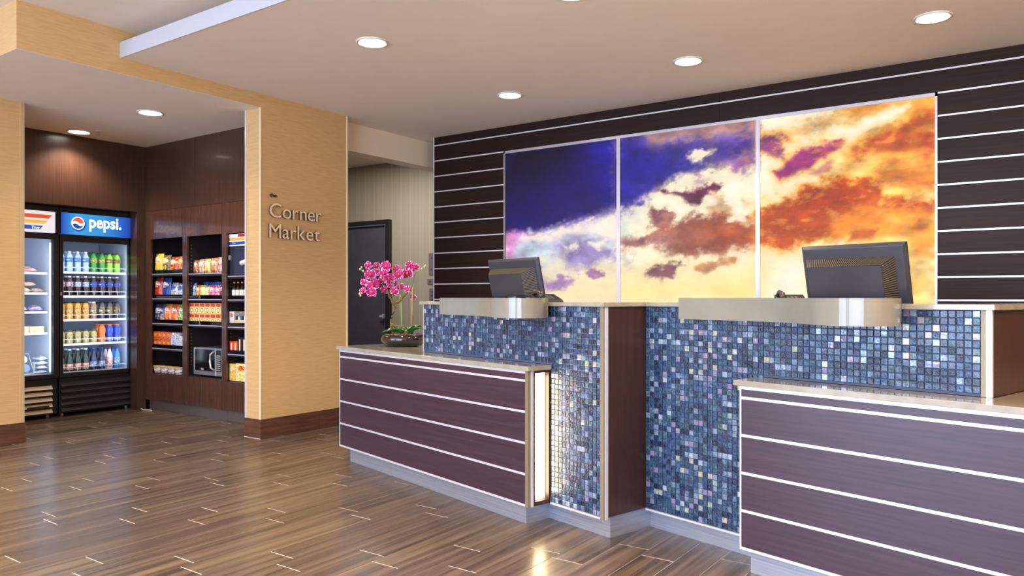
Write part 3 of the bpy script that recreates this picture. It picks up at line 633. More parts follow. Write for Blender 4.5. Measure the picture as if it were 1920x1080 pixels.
# --- monitors (seen from behind, tops leaning towards the visitor)
def monitor(label, ca, cb, ztop, wd, hg, rz=0):
    t = thing('monitor', label, 'monitor', (ca, cb, .76), D, rz=rz)
    t['_b'] = [0, 0, 0]
    tilt = Matrix.Rotation(R(-13), 4, 'X'); zb = ztop-.76-hg*math.cos(R(13))
    M = Matrix.Translation((0, .035, zb)) @ Matrix.Rotation(R(13), 4, 'X')
    w2 = wd/2
    part('screen_back', MB().box(-w2, w2, 0, .012, 0, hg, M=M).add([M @ Vector(v) for v in ((-w2,0,0),(w2,0,0),(w2,0,hg),(-w2,0,hg),(-w2+.012,-.012,.012),(w2-.012,-.012,.012),(w2-.012,-.012,hg-.012),(-w2+.012,-.012,hg-.012))],
         [(4,5,6,7),(0,1,5,4),(1,2,6,5),(2,3,7,6),(3,0,4,7)]), [MONP], t, bevel=.002)
    part('screen', MB().box(-w2+.012, w2-.012, .012, .0135, .012, hg-.012, M=M), [BLACKG], t)
    c0, c1, c2, c3 = -w2*.88, w2*.88, hg*.20, hg*.80
    i0, i1, i2, i3 = c0+.012, w2*.50, c2+.005, c3-.028
    if ca > -2.5: c0, c1 = -w2*.90, w2*.80; i0, i1 = c0+.020, w2*.62
    cs = part('rear_casing', MB().add([M @ Vector(v) for v in ((c0,-.012,c2),(c1,-.012,c2),(c1,-.012,c3),(c0,-.012,c3),(i0,-.05,i2),(i1,-.05,i2),(i1,-.05,i3),(i0,-.05,i3))],
         [(4,5,6,7)], 0).add([M @ Vector(v) for v in ((c0,-.012,c2),(c1,-.012,c2),(c1,-.012,c3),(c0,-.012,c3),(i0,-.05,i2),(i1,-.05,i2),(i1,-.05,i3),(i0,-.05,i3))], [(0,1,5,4),(1,2,6,5),(2,3,7,6),(3,0,4,7)], 1), [MONP, BLACKP], t)
    vm = MB(); n = int((i1-i0)/.0078)
    for k in range(n):
        x = i0+(k+.5)*(i1-i0)/n; xo = c0+(k+.5)*(c1-c0)/n
        vm.add([M @ Vector(v) for v in ((x-.0009,-.0495,i3+.001),(x+.0009,-.0495,i3+.001),(xo+.0012,-.0135,c3+.0005),(xo-.0012,-.0135,c3+.0005),
               (x-.0009,-.0515,i3+.0025),(x+.0009,-.0515,i3+.0025),(xo+.0012,-.0155,c3+.002),(xo-.0012,-.0155,c3+.002))], [(4,5,6,7),(0,1,5,4),(1,2,6,5),(2,3,7,6),(3,0,4,7)])
    n = int((i3-i2)/.0078)
    for k in range(n):
        z = i2+(k+.5)*(i3-i2)/n; zo = c2+(k+.5)*(c3-c2)/n
        vm.add([M @ Vector(v) for v in ((i1+.001,-.0495,z-.0012),(i1+.001,-.0495,z+.0012),(c1+.0005,-.0135,zo+.0012),(c1+.0005,-.0135,zo-.0012),
               (i1+.0025,-.0515,z-.0012),(i1+.0025,-.0515,z+.0012),(c1+.002,-.0155,zo+.0012),(c1+.002,-.0155,zo-.0012))], [(4,5,6,7),(0,1,5,4),(1,2,6,5),(2,3,7,6),(3,0,4,7)])
    part('vent_ribs', vm, [mat('vent_rib', srgb(104,92,72), .5)], cs, kind='stuff', off=[0,0,0])
    hz = zb+hg*.16
    part('hinge', MB().lathe([(.017,-.036),(.017,.036)], (0,0,0), 16, M=Matrix.Translation((0, -.012, hz)) @ Matrix.Rotation(R(90), 4, 'Y')), [mat('hinge_metal', srgb(96,94,104), .3, .4)], t)
    part('stand_neck', B(-.028, .028, -.025, .005, .012, hz), [MONP], t)
    part('stand_base', MB().lathe([(.11,0),(.11,.008),(.04,.014)], (0,0,0), 28), [MONP], t)
    lbm = MB(); rnd = random.Random(4)
    for r_ in range(4):
        x = .085
        while x < .16:
            l = rnd.uniform(.003,.012); lbm.box(x, x+l, -.0135, -.0125, hg*.165-r_*.008, hg*.165-r_*.008+.003, M=M); x += l+rnd.uniform(.002,.006)
    part('rating_marks', lbm, [mat('print_white', srgb(220,220,225), .6)], t)
    part('energy_sticker', MB().box(.150, .172, -.0137, -.0124, hg*.06, hg*.175, M=M), [mat('blue_sticker', srgb(52,66,170), .4)], t)
    part('cable', MB().tube([(-.06,-.02,hz+.01),(-.06,-.03,hz-.03),(-.05,.02,hz-.10),(-.02,.05,.02)], .003), [BLACKP], t)
monitor('blue-grey back of the left computer monitor, beside the dark side of the cloud picture', -3.545, 2.93, 1.333, .470, .285)
monitor('dark back of the right computer monitor, in front of the orange cloud panel', -1.592, 3.19, 1.325, .452, .285)

def phone(label, a, b, z, rz, s=1.0):
    t = thing('desk_telephone', label, 'telephone', (a, b, z), D, rz=rz); t['_b'] = [0,0,0]
    BR = mat('phone_plastic', srgb(62,50,42), .35)
    M = Matrix.Diagonal((s, s, s, 1))
    part('base', MB().add([M @ Vector(v) for v in ((-.085,-.075,0),(.085,-.075,0),(.085,.075,0),(-.085,.075,0),(-.08,-.07,.014),(.08,-.07,.014),(.08,.07,.050),(-.08,.07,.050))],
        [(0,3,2,1),(4,5,6,7),(0,1,5,4),(1,2,6,5),(2,3,7,6),(3,0,4,7)]), [BLACKP], t, bevel=.003)
    part('handset', MB().tube([M @ Vector(p) for p in ((-.055,-.075,.028),(-.055,-.05,.052),(-.055,-.01,.060),(-.055,.04,.062),(-.055,.072,.046))], [.017*s,.016*s,.011*s,.015*s,.016*s], 10), [BR], t)
    k = MB()
    for i in range(3):
        for j in range(4): k.box(-.02+i*.022, -.006+i*.022, -.045+j*.02, -.033+j*.02, .018+j*.0052, .024+j*.0052, M=M)
    part('keypad', k, [mat('key_grey', srgb(120,120,125), .5)], t)
    cp = [M @ Vector((-.055+.006*math.cos(i*1.1), -.085-.0012*i, .018+.006*math.sin(i*1.1)-i*.0002)) for i in range(24)]
    part('coiled_cord', MB().tube(cp, .002*s, 5), [BLACKP], t)
phone('small brown telephone handset unit on the counter, right of the left monitor', -2.93, 2.625, 1.0775, R(70), .85)
phone('black telephone half hidden by the right ledge, left of the right monitor', -1.72, 2.905, 1.0985-.021, R(40), .72)

# ================================================================== raised lettering on the tan wall
LET = [mat('bronze_letter', srgb(246,222,190), .35, .1), mat('letter_side_shade', srgb(120,84,58), .5)]; LETD = mat('dark_letter', srgb(34,28,48), .45)  # letter sides coloured darker to stand in for shadow along their edges
sg = thing('wall_lettering', 'raised bronze lettering in two large rows under a tiny dark word on the tan wall', 'sign', (XM, 3.78, 1.56))
def letters(word, y0, z, size, width, m, dep):
    # lay letters out one by one
    ws = []
    for ch in word:
        me = text_mesh(ch, size, dep); xs = [v.co.x for v in me.vertices]; ws.append((min(xs), max(xs))); bpy.data.meshes.remove(me)
    gap = size*.075; tot = sum(b-a for a, b in ws)+gap*(len(word)-1); k = width/tot; y = y0
    for ch, (a, b) in zip(word, ws):
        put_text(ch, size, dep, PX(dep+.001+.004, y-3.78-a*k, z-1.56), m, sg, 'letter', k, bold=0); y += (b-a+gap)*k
letters('the', 3.794, 1.893, .044, .070, LETD, .003)
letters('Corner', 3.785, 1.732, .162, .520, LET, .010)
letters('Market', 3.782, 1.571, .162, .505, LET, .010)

# ================================================================== market alcove: wood walls
al = solid('wall_alcove', MB().box(-8.3, -7.28, 2.6, 4.06, 1.938, 2.58).box(-7.40, -7.28, 3.972, 4.06, .0, 1.938).box(-8.3, -8.2, 2.6, 4.06, 0, 1.938).box(-8.2, -7.40, 4.055, 4.065, 0, 1.938), [WOODV], kind='structure')
solid('wall_alcove_end', MB().box(-7.28, -5.205, 4.06, 4.16, 1.943, 2.58).box(-8.3, -5.205, 4.50, 4.60, 0, 2.58), [WOODV], kind='structure')
part('panel_joint', B(-6.442, -6.438, 4.0585, 4.061, 1.945, 2.58), [DGREY], al, off=[0,0,0])

# --- three snack cabinets
DW2 = grainy('cabinet_wood', srgb(68,43,35), srgb(88,58,47), (90, 90, 2.4), .20, .5, .02)
BAYS = [(-7.278, -6.606, -7.192, -6.642, [1.331,1.092,.852,.610], .362), (-6.604, -5.995, -6.571, -6.026, [1.323,1.086,.848], .372), (-5.993, -5.207, -5.960, -5.26, [1.292,1.083,.842,.602], .360)]
CL = ['left snack cabinet with chips on its upper shelves, next to the drink cooler', 'middle snack cabinet with the microwave on its bottom shelf', 'right snack cabinet, partly hidden by the pillar, with dark bottles on a shelf']
SHT = []
for (x0, x1, o0, o1, shs, bot), lb in zip(BAYS, CL):
    t = thing('snack_cabinet', lb, 'cabinet', ((x0+x1)/2, 4.3, 0))
    y0, y1 = 4.06, 4.49
    part('side_panel', B(x0, x0+.008, y0+.02, y1, .10, 1.942), [DGREY], t); part('side_panel', B(x1-.008, x1, y0+.02, y1, .10, 1.942), [DGREY], t)
    part('stile', B(x0, o0, y0, y0+.02, .10, 1.942), [DW2], t); part('stile', B(o1, x1, y0, y0+.02, .10, 1.942), [DW2], t)
    part('back_panel', B(x0+.008, x1-.008, y1-.01, y1, .10, 1.942), [DGREY], t)
    part('floor_board', B(x0+.009, x1-.009, y0+.0205, y1-.012, bot-.015, bot-.0005), [DGREY], t)
    part('upper_panel', B(o0+.002, o1-.002, y0-.002, y0+.02, 1.669, 1.940), [DW2], t)
    part('lower_panel', B(o0+.002, o1-.002, y0-.002, y0+.02, .104, bot-.003), [DW2], t)
    part('toe_kick', B(x0, x1, 4.10, 4.12, 0, .10), [mat('toe_kick_grey', srgb(96,84,78), .4)], t)
    for z in shs:
        s_ = part('shelf', B(x0+.009, x1-.009, y0+.0205, y1-.012, z-.024, z-.002), [DGREY], t)
        part('shelf_edge', B(o0+.003, o1-.003, y0+.012, y0+.0202, z-.008, z), [mat('pale_shelf_edge', srgb(176,170,196), .35)], s_)
        if z != shs[0] or x1 < -6: part('clear_lip', B(o0+.003, o1-.003, y0+.012, y0+.0135, z, z+.036), [ACRYL], s_)
    pins = MB(); z = bot+.10
    while z < 1.62:
        if all(abs(z-q) > .03 for q in shs):
            for xx in (x0+.008,): pins.lathe([(.0028,0),(.0028,.003)], (0,0,0), 6, M=Matrix.Translation((xx, y0+.06, z)) @ Matrix.Rotation(R(90), 4, 'Y'))
        z += .032
    part('shelf_pins', pins, [mat('pin_metal', srgb(190,186,190), .4)], t, kind='stuff')

# --- packaging
def packmat(name, c1, c2, c3, ink, sc=1.0, zlogo=.68, band=None):
    if name in MATS: return MATS[name]
    m = mat(name, srgb(*c1), .33, coat=.2); N, L, p = nodes(m)
    tc = N.new('ShaderNodeTexCoord'); sp_ = N.new('ShaderNodeSeparateXYZ'); L.new(tc.outputs['Generated'], sp_.inputs[0])
    v = coords(m, (2.6*sc, 1.0, 3.4*sc), 'Generated'); f = noise(m, v, 2.2, 3, .55)
    c = ramp(m, f, [(.40, srgb(*c1)), (.50, srgb(*c2)), (.62, srgb(*c3))], 'LINEAR')
    def mth(op, a, b=None, cl=False):
        n = N.new('ShaderNodeMath'); n.operation = op; n.use_clamp = cl
        for i, q in enumerate((a, b)):
            if q is None: continue
            if isinstance(q, (int, float)): n.inputs[i].default_value = q
            else: L.new(q, n.inputs[i])
        return n.outputs[0]
    dx = mth('DIVIDE', mth('SUBTRACT', sp_.outputs[0], .5), .36); dz = mth('DIVIDE', mth('SUBTRACT', sp_.outputs[2], zlogo), .15)
    rr = mth('ADD', mth('MULTIPLY', dx, dx), mth('MULTIPLY', dz, dz)); inside = mth('LESS_THAN', rr, 1.0)
    st_ = mth('GREATER_THAN', noise(m, coords(m, (9, 1, 14), 'Generated'), 1.0, 1), .53)
    mi = N.new('ShaderNodeMix'); mi.data_type = 'RGBA'; mi.inputs['A'].default_value = srgb(*ink); mi.inputs['B'].default_value = srgb(*c1); L.new(st_, mi.inputs['Factor'])
    m2 = N.new('ShaderNodeMix'); m2.data_type = 'RGBA'; L.new(inside, m2.inputs['Factor']); L.new(c, m2.inputs['A']); L.new(mi.outputs['Result'], m2.inputs['B'])
    L.new(m2.outputs['Result'], p.inputs['Base Color']); return m
def bag_mesh(wd, hg, dp, m, seed):
    rnd = random.Random(seed); nx, nz = 8, 10; mb = MB(); vs_ = []
    for side in (-1, 1):
        for j in range(nz+1):
            for i in range(nx+1):
                u = i/nx; v = j/nz
                prof = (math.sin(math.pi*u)**.6)*(min(1, v*5)*min(1, (1-v)*5))**.7
                wz = 1-.10*math.sin(math.pi*v)
                x = (u-.5)*wd*wz; y = side*dp/2*prof+rnd.uniform(-.003, .003)*(1 if 0 < v < 1 else 0)
                vs_.append((x, y, v*hg+rnd.uniform(-.002,.002)))
    fs = []
    for sd in range(2):
        b = sd*(nx+1)*(nz+1)
        for j in range(nz):
            for i in range(nx):
                q = (b+j*(nx+1)+i, b+j*(nx+1)+i+1, b+(j+1)*(nx+1)+i+1, b+(j+1)*(nx+1)+i); fs.append(q if sd == 0 else q[::-1])
    mb.add(vs_, fs, 0, True)
    # crimped seams at top and bottom
    for z0, z1 in ((hg-.012, hg+.004), (-.001, .008)): mb.box(-wd/2, wd/2, -.0015, .0015, max(0, z0), z1)
    return mb.mesh('bag', [m])
def put(name, me, loc, label, cat, group=None, rz=0, rx=0, ry=0):
    o = bpy.data.objects.new(name, me); C.objects.link(o); o.location = loc; o.rotation_euler = (rx, ry, rz)
    return tag(o, label, cat, group)
def bag(name, x0, x1, z0, z1, m, label, group, seed, dp=.075, y=4.145, tilt=.06):
    return put(name, bag_mesh(x1-x0, z1-z0, dp, m, seed), ((x0+x1)/2, y, z0+.001), label, 'snack bag', group, rz=random.uniform(-.08, .08), rx=-tilt)
Y_ = (236,204,50); RD = (196,44,34); BL = (36,72,170); WH = (240,236,228); OR = (232,120,40); GN = (70,160,60); BK = (40,34,38); TN = (206,164,104); MG = (186,36,110); PU = (92,38,92)
pm = packmat
G1 = 'chip bags on the top shelf of the left cabinet'
bag('chip_bag', -7.250, -7.120, 1.332, 1.528, pm('bag_yellow', Y_, (246,220,80), (222,180,30), WH), 'plain bright yellow chip bag, leftmost on the top shelf', G1, 1)
bag('chip_bag', -7.113, -6.985, 1.332, 1.510, pm('bag_yellow_black', Y_, BK, (140,120,90), WH, .7), 'yellow chip bag with a black lower half beside the plain yellow one', G1, 2)
bag('chip_bag', -6.978, -6.852, 1.332, 1.488, pm('bag_red_yellow', Y_, RD, (190,70,50), WH, .8), 'chip bag with yellow top and red body, third on the top shelf', G1, 3)
bag('chip_bag', -6.846, -6.726, 1.332, 1.490, pm('bag_orange_tan', OR, TN, RD, (250,220,160), .9), 'orange and tan chip bag beside the first divider, top shelf', G1, 4)
G2 = 'snack bags on the second shelf of the left cabinet'
bag('chip_bag', -7.255, -7.125, 1.093, 1.292, pm('bag_red', RD, (150,24,24), (220,90,40), WH), 'tall red chip bag at left of the second shelf', G2, 5)
bag('chip_bag', -7.117, -6.975, 1.093, 1.283, pm('bag_blue', BL, (22,44,130), (70,120,210), WH), 'tall blue chip bag beside the red one', G2, 6)
bag('chip_bag', -6.968, -6.852, 1.093, 1.239, pm('bag_blue_white', (90,130,210), WH, (170,140,120), BL, 1.5), 'light blue and white snack bag right of the tall blue bag', G2, 7)
bag('chip_bag', -6.845, -6.73, 1.093, 1.230, pm('bag_blue_white2', (110,150,215), WH, (150,150,180), BL, 1.7), 'light blue and white snack bag against the divider, second shelf', G2, 8)
G3 = 'chip bags on the third shelf of the left cabinet'
bag('chip_bag', -7.255, -7.090, .853, 1.026, pm('bag_blue_deep', (30,70,160), (20,50,120), TN, WH), 'dark blue chip bag with a tan spot, third shelf', G3, 9)
bag('chip_bag', -7.080, -6.962, .853, 1.032, pm('bag_orange', OR, (240,160,50), RD, WH), 'orange chip bag beside the dark blue one', G3, 10)
bag('chip_bag', -6.955, -6.844, .853, 1.028, pm('bag_orange_red', (214,60,34), OR, (240,150,60), WH), 'orange-red chip bag between the orange and green bags', G3, 11)
bag('chip_bag', -6.838, -6.728, .853, 1.028, pm('bag_green', GN, (120,190,80), (220,230,160), WH), 'green chip bag against the divider, third shelf', G3, 12)
# small bags in the middle cabinet
cols = [(TN,(180,120,70),(150,60,50)),((214,170,120),(170,90,70),WH),((230,200,90),(240,214,130),(200,150,60)),(OR,(210,170,120),(170,80,60)),((216,90,70),(200,140,120),WH)]
xs_ = [(-6.590,-6.520),(-6.514,-6.424),(-6.418,-6.324),(-6.318,-6.212),(-6.206,-6.105)]
nm = ['leftmost small tan snack pouch', 'second small tan and red snack pouch', 'pale yellow snack pouch in the middle', 'orange-topped snack pouch right of the pale yellow one', 'small reddish snack pouch at the right end']
for i, ((a, b), c, n_) in enumerate(zip(xs_, cols, nm)):
    bag('snack_pouch', a, b, 1.324, 1.447+.004*i, pm('pouch_%d' % i, *c, WH, 1.2), n_+', top shelf of the middle cabinet', 'snack pouches on the top shelf of the middle cabinet', 20+i, .05)
row = [(-6.592,-6.560,.146,((40,110,200),(90,170,220),WH),'narrow bright blue candy pouch at left'),(-6.555,-6.492,.125,(OR,(240,150,60),RD),'orange candy pouch beside the blue one'),(-6.488,-6.406,.124,((190,210,60),(230,230,120),GN),'yellow-green candy pouch'),
       (-6.402,-6.348,.112,((120,170,60),(230,220,90),WH),'narrow green and yellow candy pouch'),(-6.344,-6.258,.123,(MG,(220,120,160),(150,20,70)),'magenta candy pouch left of its twin'),(-6.254,-6.180,.119,((170,24,80),(214,60,110),WH),'deep pink candy pouch right of the magenta one'),(-6.176,-6.096,.126,(PU,(140,60,110),MG),'dark purple candy pouch at right')]
for i, (a, b, hh, c, n_) in enumerate(row):
    bag('candy_pouch', a, b, 1.087, 1.087+hh, pm('candy_%d' % i, *c, WH, 1.3), n_+', second shelf of the middle cabinet', 'candy pouches on the second shelf of the middle cabinet', 40+i, .045)
for i in range(5):
    bag('candy_pouch', -6.56+i*.085, -6.485+i*.085, 1.087, 1.242-.004*(i % 2), pm('candy_back', (30,60,150), (50,40,120), (80,130,200), WH, 1.3), 'dark blue candy pouch in the back row, %s from left' % ['first','second','third','fourth','fifth'][i], 'blue pouches behind the candy row', 60+i, .04, 4.22)

def carton(name, x0, x1, z0, z1, m, label, group, y=4.10, dp=.12, rz=0, cat='box', lid=None):
    mb = B(-(x1-x0)/2, (x1-x0)/2, 0, dp, 0, z1-z0)
    o = put(name, mb.mesh(name, [m]), ((x0+x1)/2, y, z0+.001), label, cat, group, rz); bv(o, .0015, 1); return o
rows_ = {'lower': .849, 'upper': .9495}
pmb = packmat('soup_box', (236,214,120), (232,196,120), (206,170,90), (205,50,40), .8, .78)
bm_ = B(-.0405, .0405, 0, .10, 0, .0985).mesh('soup_box', [pmb]); cupm = mat('soup_print', srgb(250,236,190), .4); ringm = mat('soup_ring', srgb(170,130,50), .4); redm = mat('soup_red', srgb(206,60,50), .4)
for r_ in ('lower', 'upper'):
    for i in range(6):
        x = -6.590+.042+i*.0835
        o = put('soup_box', bm_, (x, 4.095, rows_[r_]+.0005), '%s instant soup box with red top, %s stack row in the middle cabinet' % (['leftmost','second','third','fourth','fifth','rightmost'][i], r_), 'box', 'instant soup boxes on the third shelf')
        c = bpy.data.objects.new('label', MB().box(-.034, .034, -.0012, 0, .068, .095).mesh('label', [redm])); C.objects.link(c); c.parent = o
        c = bpy.data.objects.new('bowl_picture', MB().lathe([(.031,0),(.031,.001)], (0,0,0), 20, M=Matrix.Translation((0,-.0005,.034)) @ Matrix.Rotation(R(90),4,'X')).lathe([(.024,0),(.024,.0006)], (0,0,0), 16, m=1, M=Matrix.Translation((0,-.0013,.034)) @ Matrix.Rotation(R(90),4,'X')).lathe([(.014,0),(.014,.0006)], (0,0,0), 12, m=0, M=Matrix.Translation((0,-.0017,.034)) @ Matrix.Rotation(R(90),4,'X')).mesh('bowl_picture', [cupm, ringm])); C.objects.link(c); c.parent = o
# left cabinet shelf 4 : red cartons in two rows, blue cartons
pr = packmat('red_carton', (206,36,28), (214,60,30), (236,170,50), (250,214,90), .9, .62)
for r_ in (0, 1):
    for i in range(4):
        carton('snack_carton', -7.215+i*.0765, -7.143+i*.0765, .611+r_*.079, .688+r_*.079, pr, '%s red and yellow carton of the %s row, fourth shelf of the left cabinet' % (['leftmost','second','third','fourth'][i], ['bottom','top'][r_]), 'red and yellow cartons, left cabinet')
carton('cracker_carton', -6.895, -6.775, .611, .762, packmat('blue_carton', (60,110,200), (230,226,235), (150,180,225), WH, .9, .8), 'tall blue and white carton right of the red cartons', 'blue cartons, left cabinet', rz=.12)
carton('cracker_carton', -6.765, -6.70, .611, .735, packmat('blue_carton2', (100,150,215), (230,226,235), (190,170,170), WH, 1.2, .8), 'shorter pale blue carton against the divider, fourth shelf', 'blue cartons, left cabinet', rz=.1)
# bottom shelf cups
pc_ = packmat('cup_print', (240,190,70), (60,120,200), (245,225,190), (240,240,240), .7, .45)
for i in range(4):
    x = -7.160+i*.122
    me = MB().lathe([(.040,0),(.052,.062)], n=20).mesh('body', [pc_])
    o = put('pudding_cup', me, (x, 4.13, .364), '%s yellow and blue food cup on the bottom shelf' % ['leftmost','second','third','rightmost'][i], 'cup', 'food cups on the bottom shelf of the left cabinet')
    l = bpy.data.objects.new('lid', MB().lathe([(.055,.0625),(.055,.068)], n=20).mesh('lid', [mat('cup_lid', srgb(240,200,110), .4)])); C.objects.link(l); l.parent = o
# right cabinet
SY = mat('syrup_glass', srgb(40,30,22), .1, coat=.5); CK = mat('brass_cap', srgb(206,160,70), .35, .5); WL = mat('white_label', srgb(226,222,210), .5)
for i, x in enumerate((-5.940, -5.884, -5.826, -5.770, -5.715)):
    t = thing('syrup_bottle', '%s slim dark bottle with white label on the right cabinet shelf' % ['leftmost','second','third','fourth','rightmost'][i], 'bottle', (x, 4.13, 1.084), group='slim dark bottles in the right cabinet'); t['_b'] = [0,0,0]
    part('body', MB().lathe([(.020,0),(.022,.005),(.022,.095),(.010,.118),(.009,.142)], n=14), [SY], t)
    part('label', MB().lathe([(.0226,.020),(.0226,.085)], n=14, cap=False), [WL], t)
    part('cap', MB().lathe([(.011,.142),(.011,.156)], n=10), [CK], t)
carton('tea_box', -5.978, -5.905, .843, .976, packmat('white_box', (236,230,226), (240,236,232), (214,190,190), (190,70,80), 1, .75), 'small white box left of the open display carton', None)
t = thing('display_carton', 'open tan display carton with dark and white packets, right cabinet', 'box', (-5.82, 4.16, .843)); t['_b'] = [0,0,0]
part('tray', MB().box(-.075,.11,-.06,-.057,0,.06).box(-.075,-.072,-.057,.06,0,.09).box(.107,.11,-.057,.06,0,.09).box(-.075,.11,.057,.06,0,.12).box(-.075,.11,-.057,.057,0,.003), [mat('kraft_board', srgb(214,190,150), .7)], t)
part('flap', MB().add([(-.075,.06,.12),(.11,.06,.12),(.11,.0,.15),(-.075,.0,.13),(-.075,.06,.122),(.11,.06,.122),(.11,.0,.152),(-.075,.0,.132)], [(0,1,2,3),(7,6,5,4),(0,4,5,1),(1,5,6,2),(2,6,7,3),(3,7,4,0)]), [mat('kraft_board', 0)], t)
for i in range(6): part('packet', B(-.068+i*.029, -.044+i*.029, -.052, .04, .004, .095-.004*(i % 2)), [[mat('packet_black', srgb(30,28,32), .4), WL, mat('packet_blue', srgb(60,130,200), .4)][i % 3]], t)
for i, (x0, x1, h_, c, lb) in enumerate(((-5.966,-5.915,.108,(222,70,30),'first orange-red candy carton'),(-5.910,-5.856,.108,(226,84,34),'second orange-red candy carton'),(-5.850,-5.793,.142,(38,26,30),'first dark brown candy carton'),(-5.787,-5.732,.142,(44,30,34),'second dark brown candy carton'))):
    o = carton('candy_carton', x0, x1, .603, .603+h_, mat('candy_carton_%d' % i, srgb(*c), .35), lb+' on the fourth shelf of the right cabinet', 'candy cartons in the right cabinet', rz=.1)
    M = PY(.004, -.0015, .012) @ Matrix.Rotation(R(90), 4, 'Z')
    put_text(['SNACK','CANDY','COCOA','TREAT'][i], .034, .0005, M @ Matrix.Scale(1.0 if i < 2 else 1.25, 4), WL, o, 'lettering') if False else part('label', B(-.009, .007, -.0008, 0, .014, h_-.014), [mat('label_cream', srgb(240,214,190), .5)], o, off=[0,0,0])
carton('microwave_meal_box', -5.978, -5.885, .362, .512, packmat('yellow_box', (240,190,60), (246,214,120), (232,150,60), (236,226,220), .7, .7), 'tall yellow and orange box on the lowest shelf of the right cabinet', 'large boxes in the right cabinet')
carton('microwave_meal_box', -5.878, -5.73, .362, .519, packmat('red_yellow_box', (236,206,90), (246,236,190), (226,190,70), (196,40,36), .6, .74), 'wide yellow box with red logo behind the pillar edge, lowest shelf', 'large boxes in the right cabinet')

# microwave
MS = mat('microwave_steel', srgb(176,174,184), .28, .7)
t = thing('microwave', 'steel and black countertop microwave on the bottom shelf of the middle cabinet', 'microwave', (-6.25, 4.2, .372))
x0, x1, z0, z1, y0 = -6.500, -6.060, .392, .640, 4.085
part('body', B(x0, x1, y0+.01, 4.42, z0, z1), [MS], t, bevel=.003)
part('face', MB().box(x0, x0+.02, y0, y0+.01, z0, z1).box(x1-.012, x1, y0, y0+.01, z0, z1).box(x0+.02, x1-.012, y0, y0+.01, z0, z0+.038).box(x0+.02, x1-.012, y0, y0+.01, z1-.014, z1), [MS], t)
part('door', B(x0+.022, x1-.098, y0-.006, y0+.006, z0+.04, z1-.015), [BLACKG], t)
part('door_edge', MB().box(x1-.098, x1-.090, y0-.007, y0+.006, z0, z1-.012).box(x0+.018, x0+.024, y0-.007, y0+.006, z0+.038, z1-.012), [WHITE], t)
part('control_panel', B(x1-.089, x1-.013, y0-.003, y0+.006, z0+.04, z1-.015), [BLACKP], t)
k = MB()
for i in range(3):
    for j in range(8): k.box(x1-.078+i*.021, x1-.064+i*.021, y0-.0045, y0-.003, z0+.05+j*.0185, z0+.058+j*.0185)
part('buttons', k, [mat('button_print', srgb(200,196,200), .5)], t)
part('handle', MB().tube([(x1-.118, y0-.006, z1-.03),(x1-.128, y0-.034, z1-.055),(x1-.128, y0-.038, (z0+z1)/2+.01),(x1-.122, y0-.034, z0+.075),(x1-.112, y0-.006, z0+.05)], .008, 10), [WHITE], t)
put_text('RCA', .022, .0006, PY(x0-(-6.25)+.125, y0-4.2-.0068, z0-.372+.048), WHITE, t, 'lettering', bold=.0005)
for i in range(4): part('foot', MB().lathe([(.012,-.02),(.012,0)], (x0+.03+(i % 2)*.36, y0+.05+(i//2)*.24, z0), 10), [BLACKP], t)

# countertop freezer in the right cabinet, with striped header
t = thing('mini_freezer', 'small glass-door freezer with striped red, yellow and blue header, top of right cabinet', 'freezer', (-5.65, 4.25, 1.293))
fx0, fx1 = -5.980, -5.34
part('body', B(fx0, fx1, 4.115, 4.47, 1.294, 1.665), [BLACKP], t)
hp = part('header_sign', B(fx0+.004, fx1-.004, 4.098, 4.115, 1.556, 1.662), [mat('header_white', srgb(236,236,240), .3, emit=srgb(236,236,240), es=.25)], t)
for c, za, zb, xx in (((204,52,40), 1.634, 1.660, -5.84), ((224,168,50), 1.602, 1.626, fx0+.004), ((36,70,170), 1.566, 1.594, fx0+.004)):
    part('stripe', B(xx, fx1-.004, 4.0965, 4.098, za, zb), [mat('stripe_%d' % c[0], srgb(*c), .35)], hp)
put_text('True', .026, .0006, PY(-5.93+5.65, 4.0955-4.25, 1.572-1.293) @ Matrix(((1,.25,0,0),(0,1,0,0),(0,0,1,0),(0,0,0,1))), WHITE, t, 'lettering')
part('door', B(fx0+.004, fx1-.004, 4.10, 4.115, 1.302, 1.550), [mat('tinted_door', srgb(44,48,66), .12, coat=.5)], t)
part('latch', MB().box(fx0+.002, fx0+.022, 4.085, 4.10, 1.435, 1.475), [WHITE], t)
part('receipt_roll', MB().lathe([(.022,0),(.022,.09)], (0,0,0), 16, M=Matrix.Translation((-5.775, 4.085, 1.40)) @ Matrix.Rotation(R(78), 4, 'Y')), [mat('paper_white', srgb(232,226,216), .7)], t, label='rolled white paper held on the door')

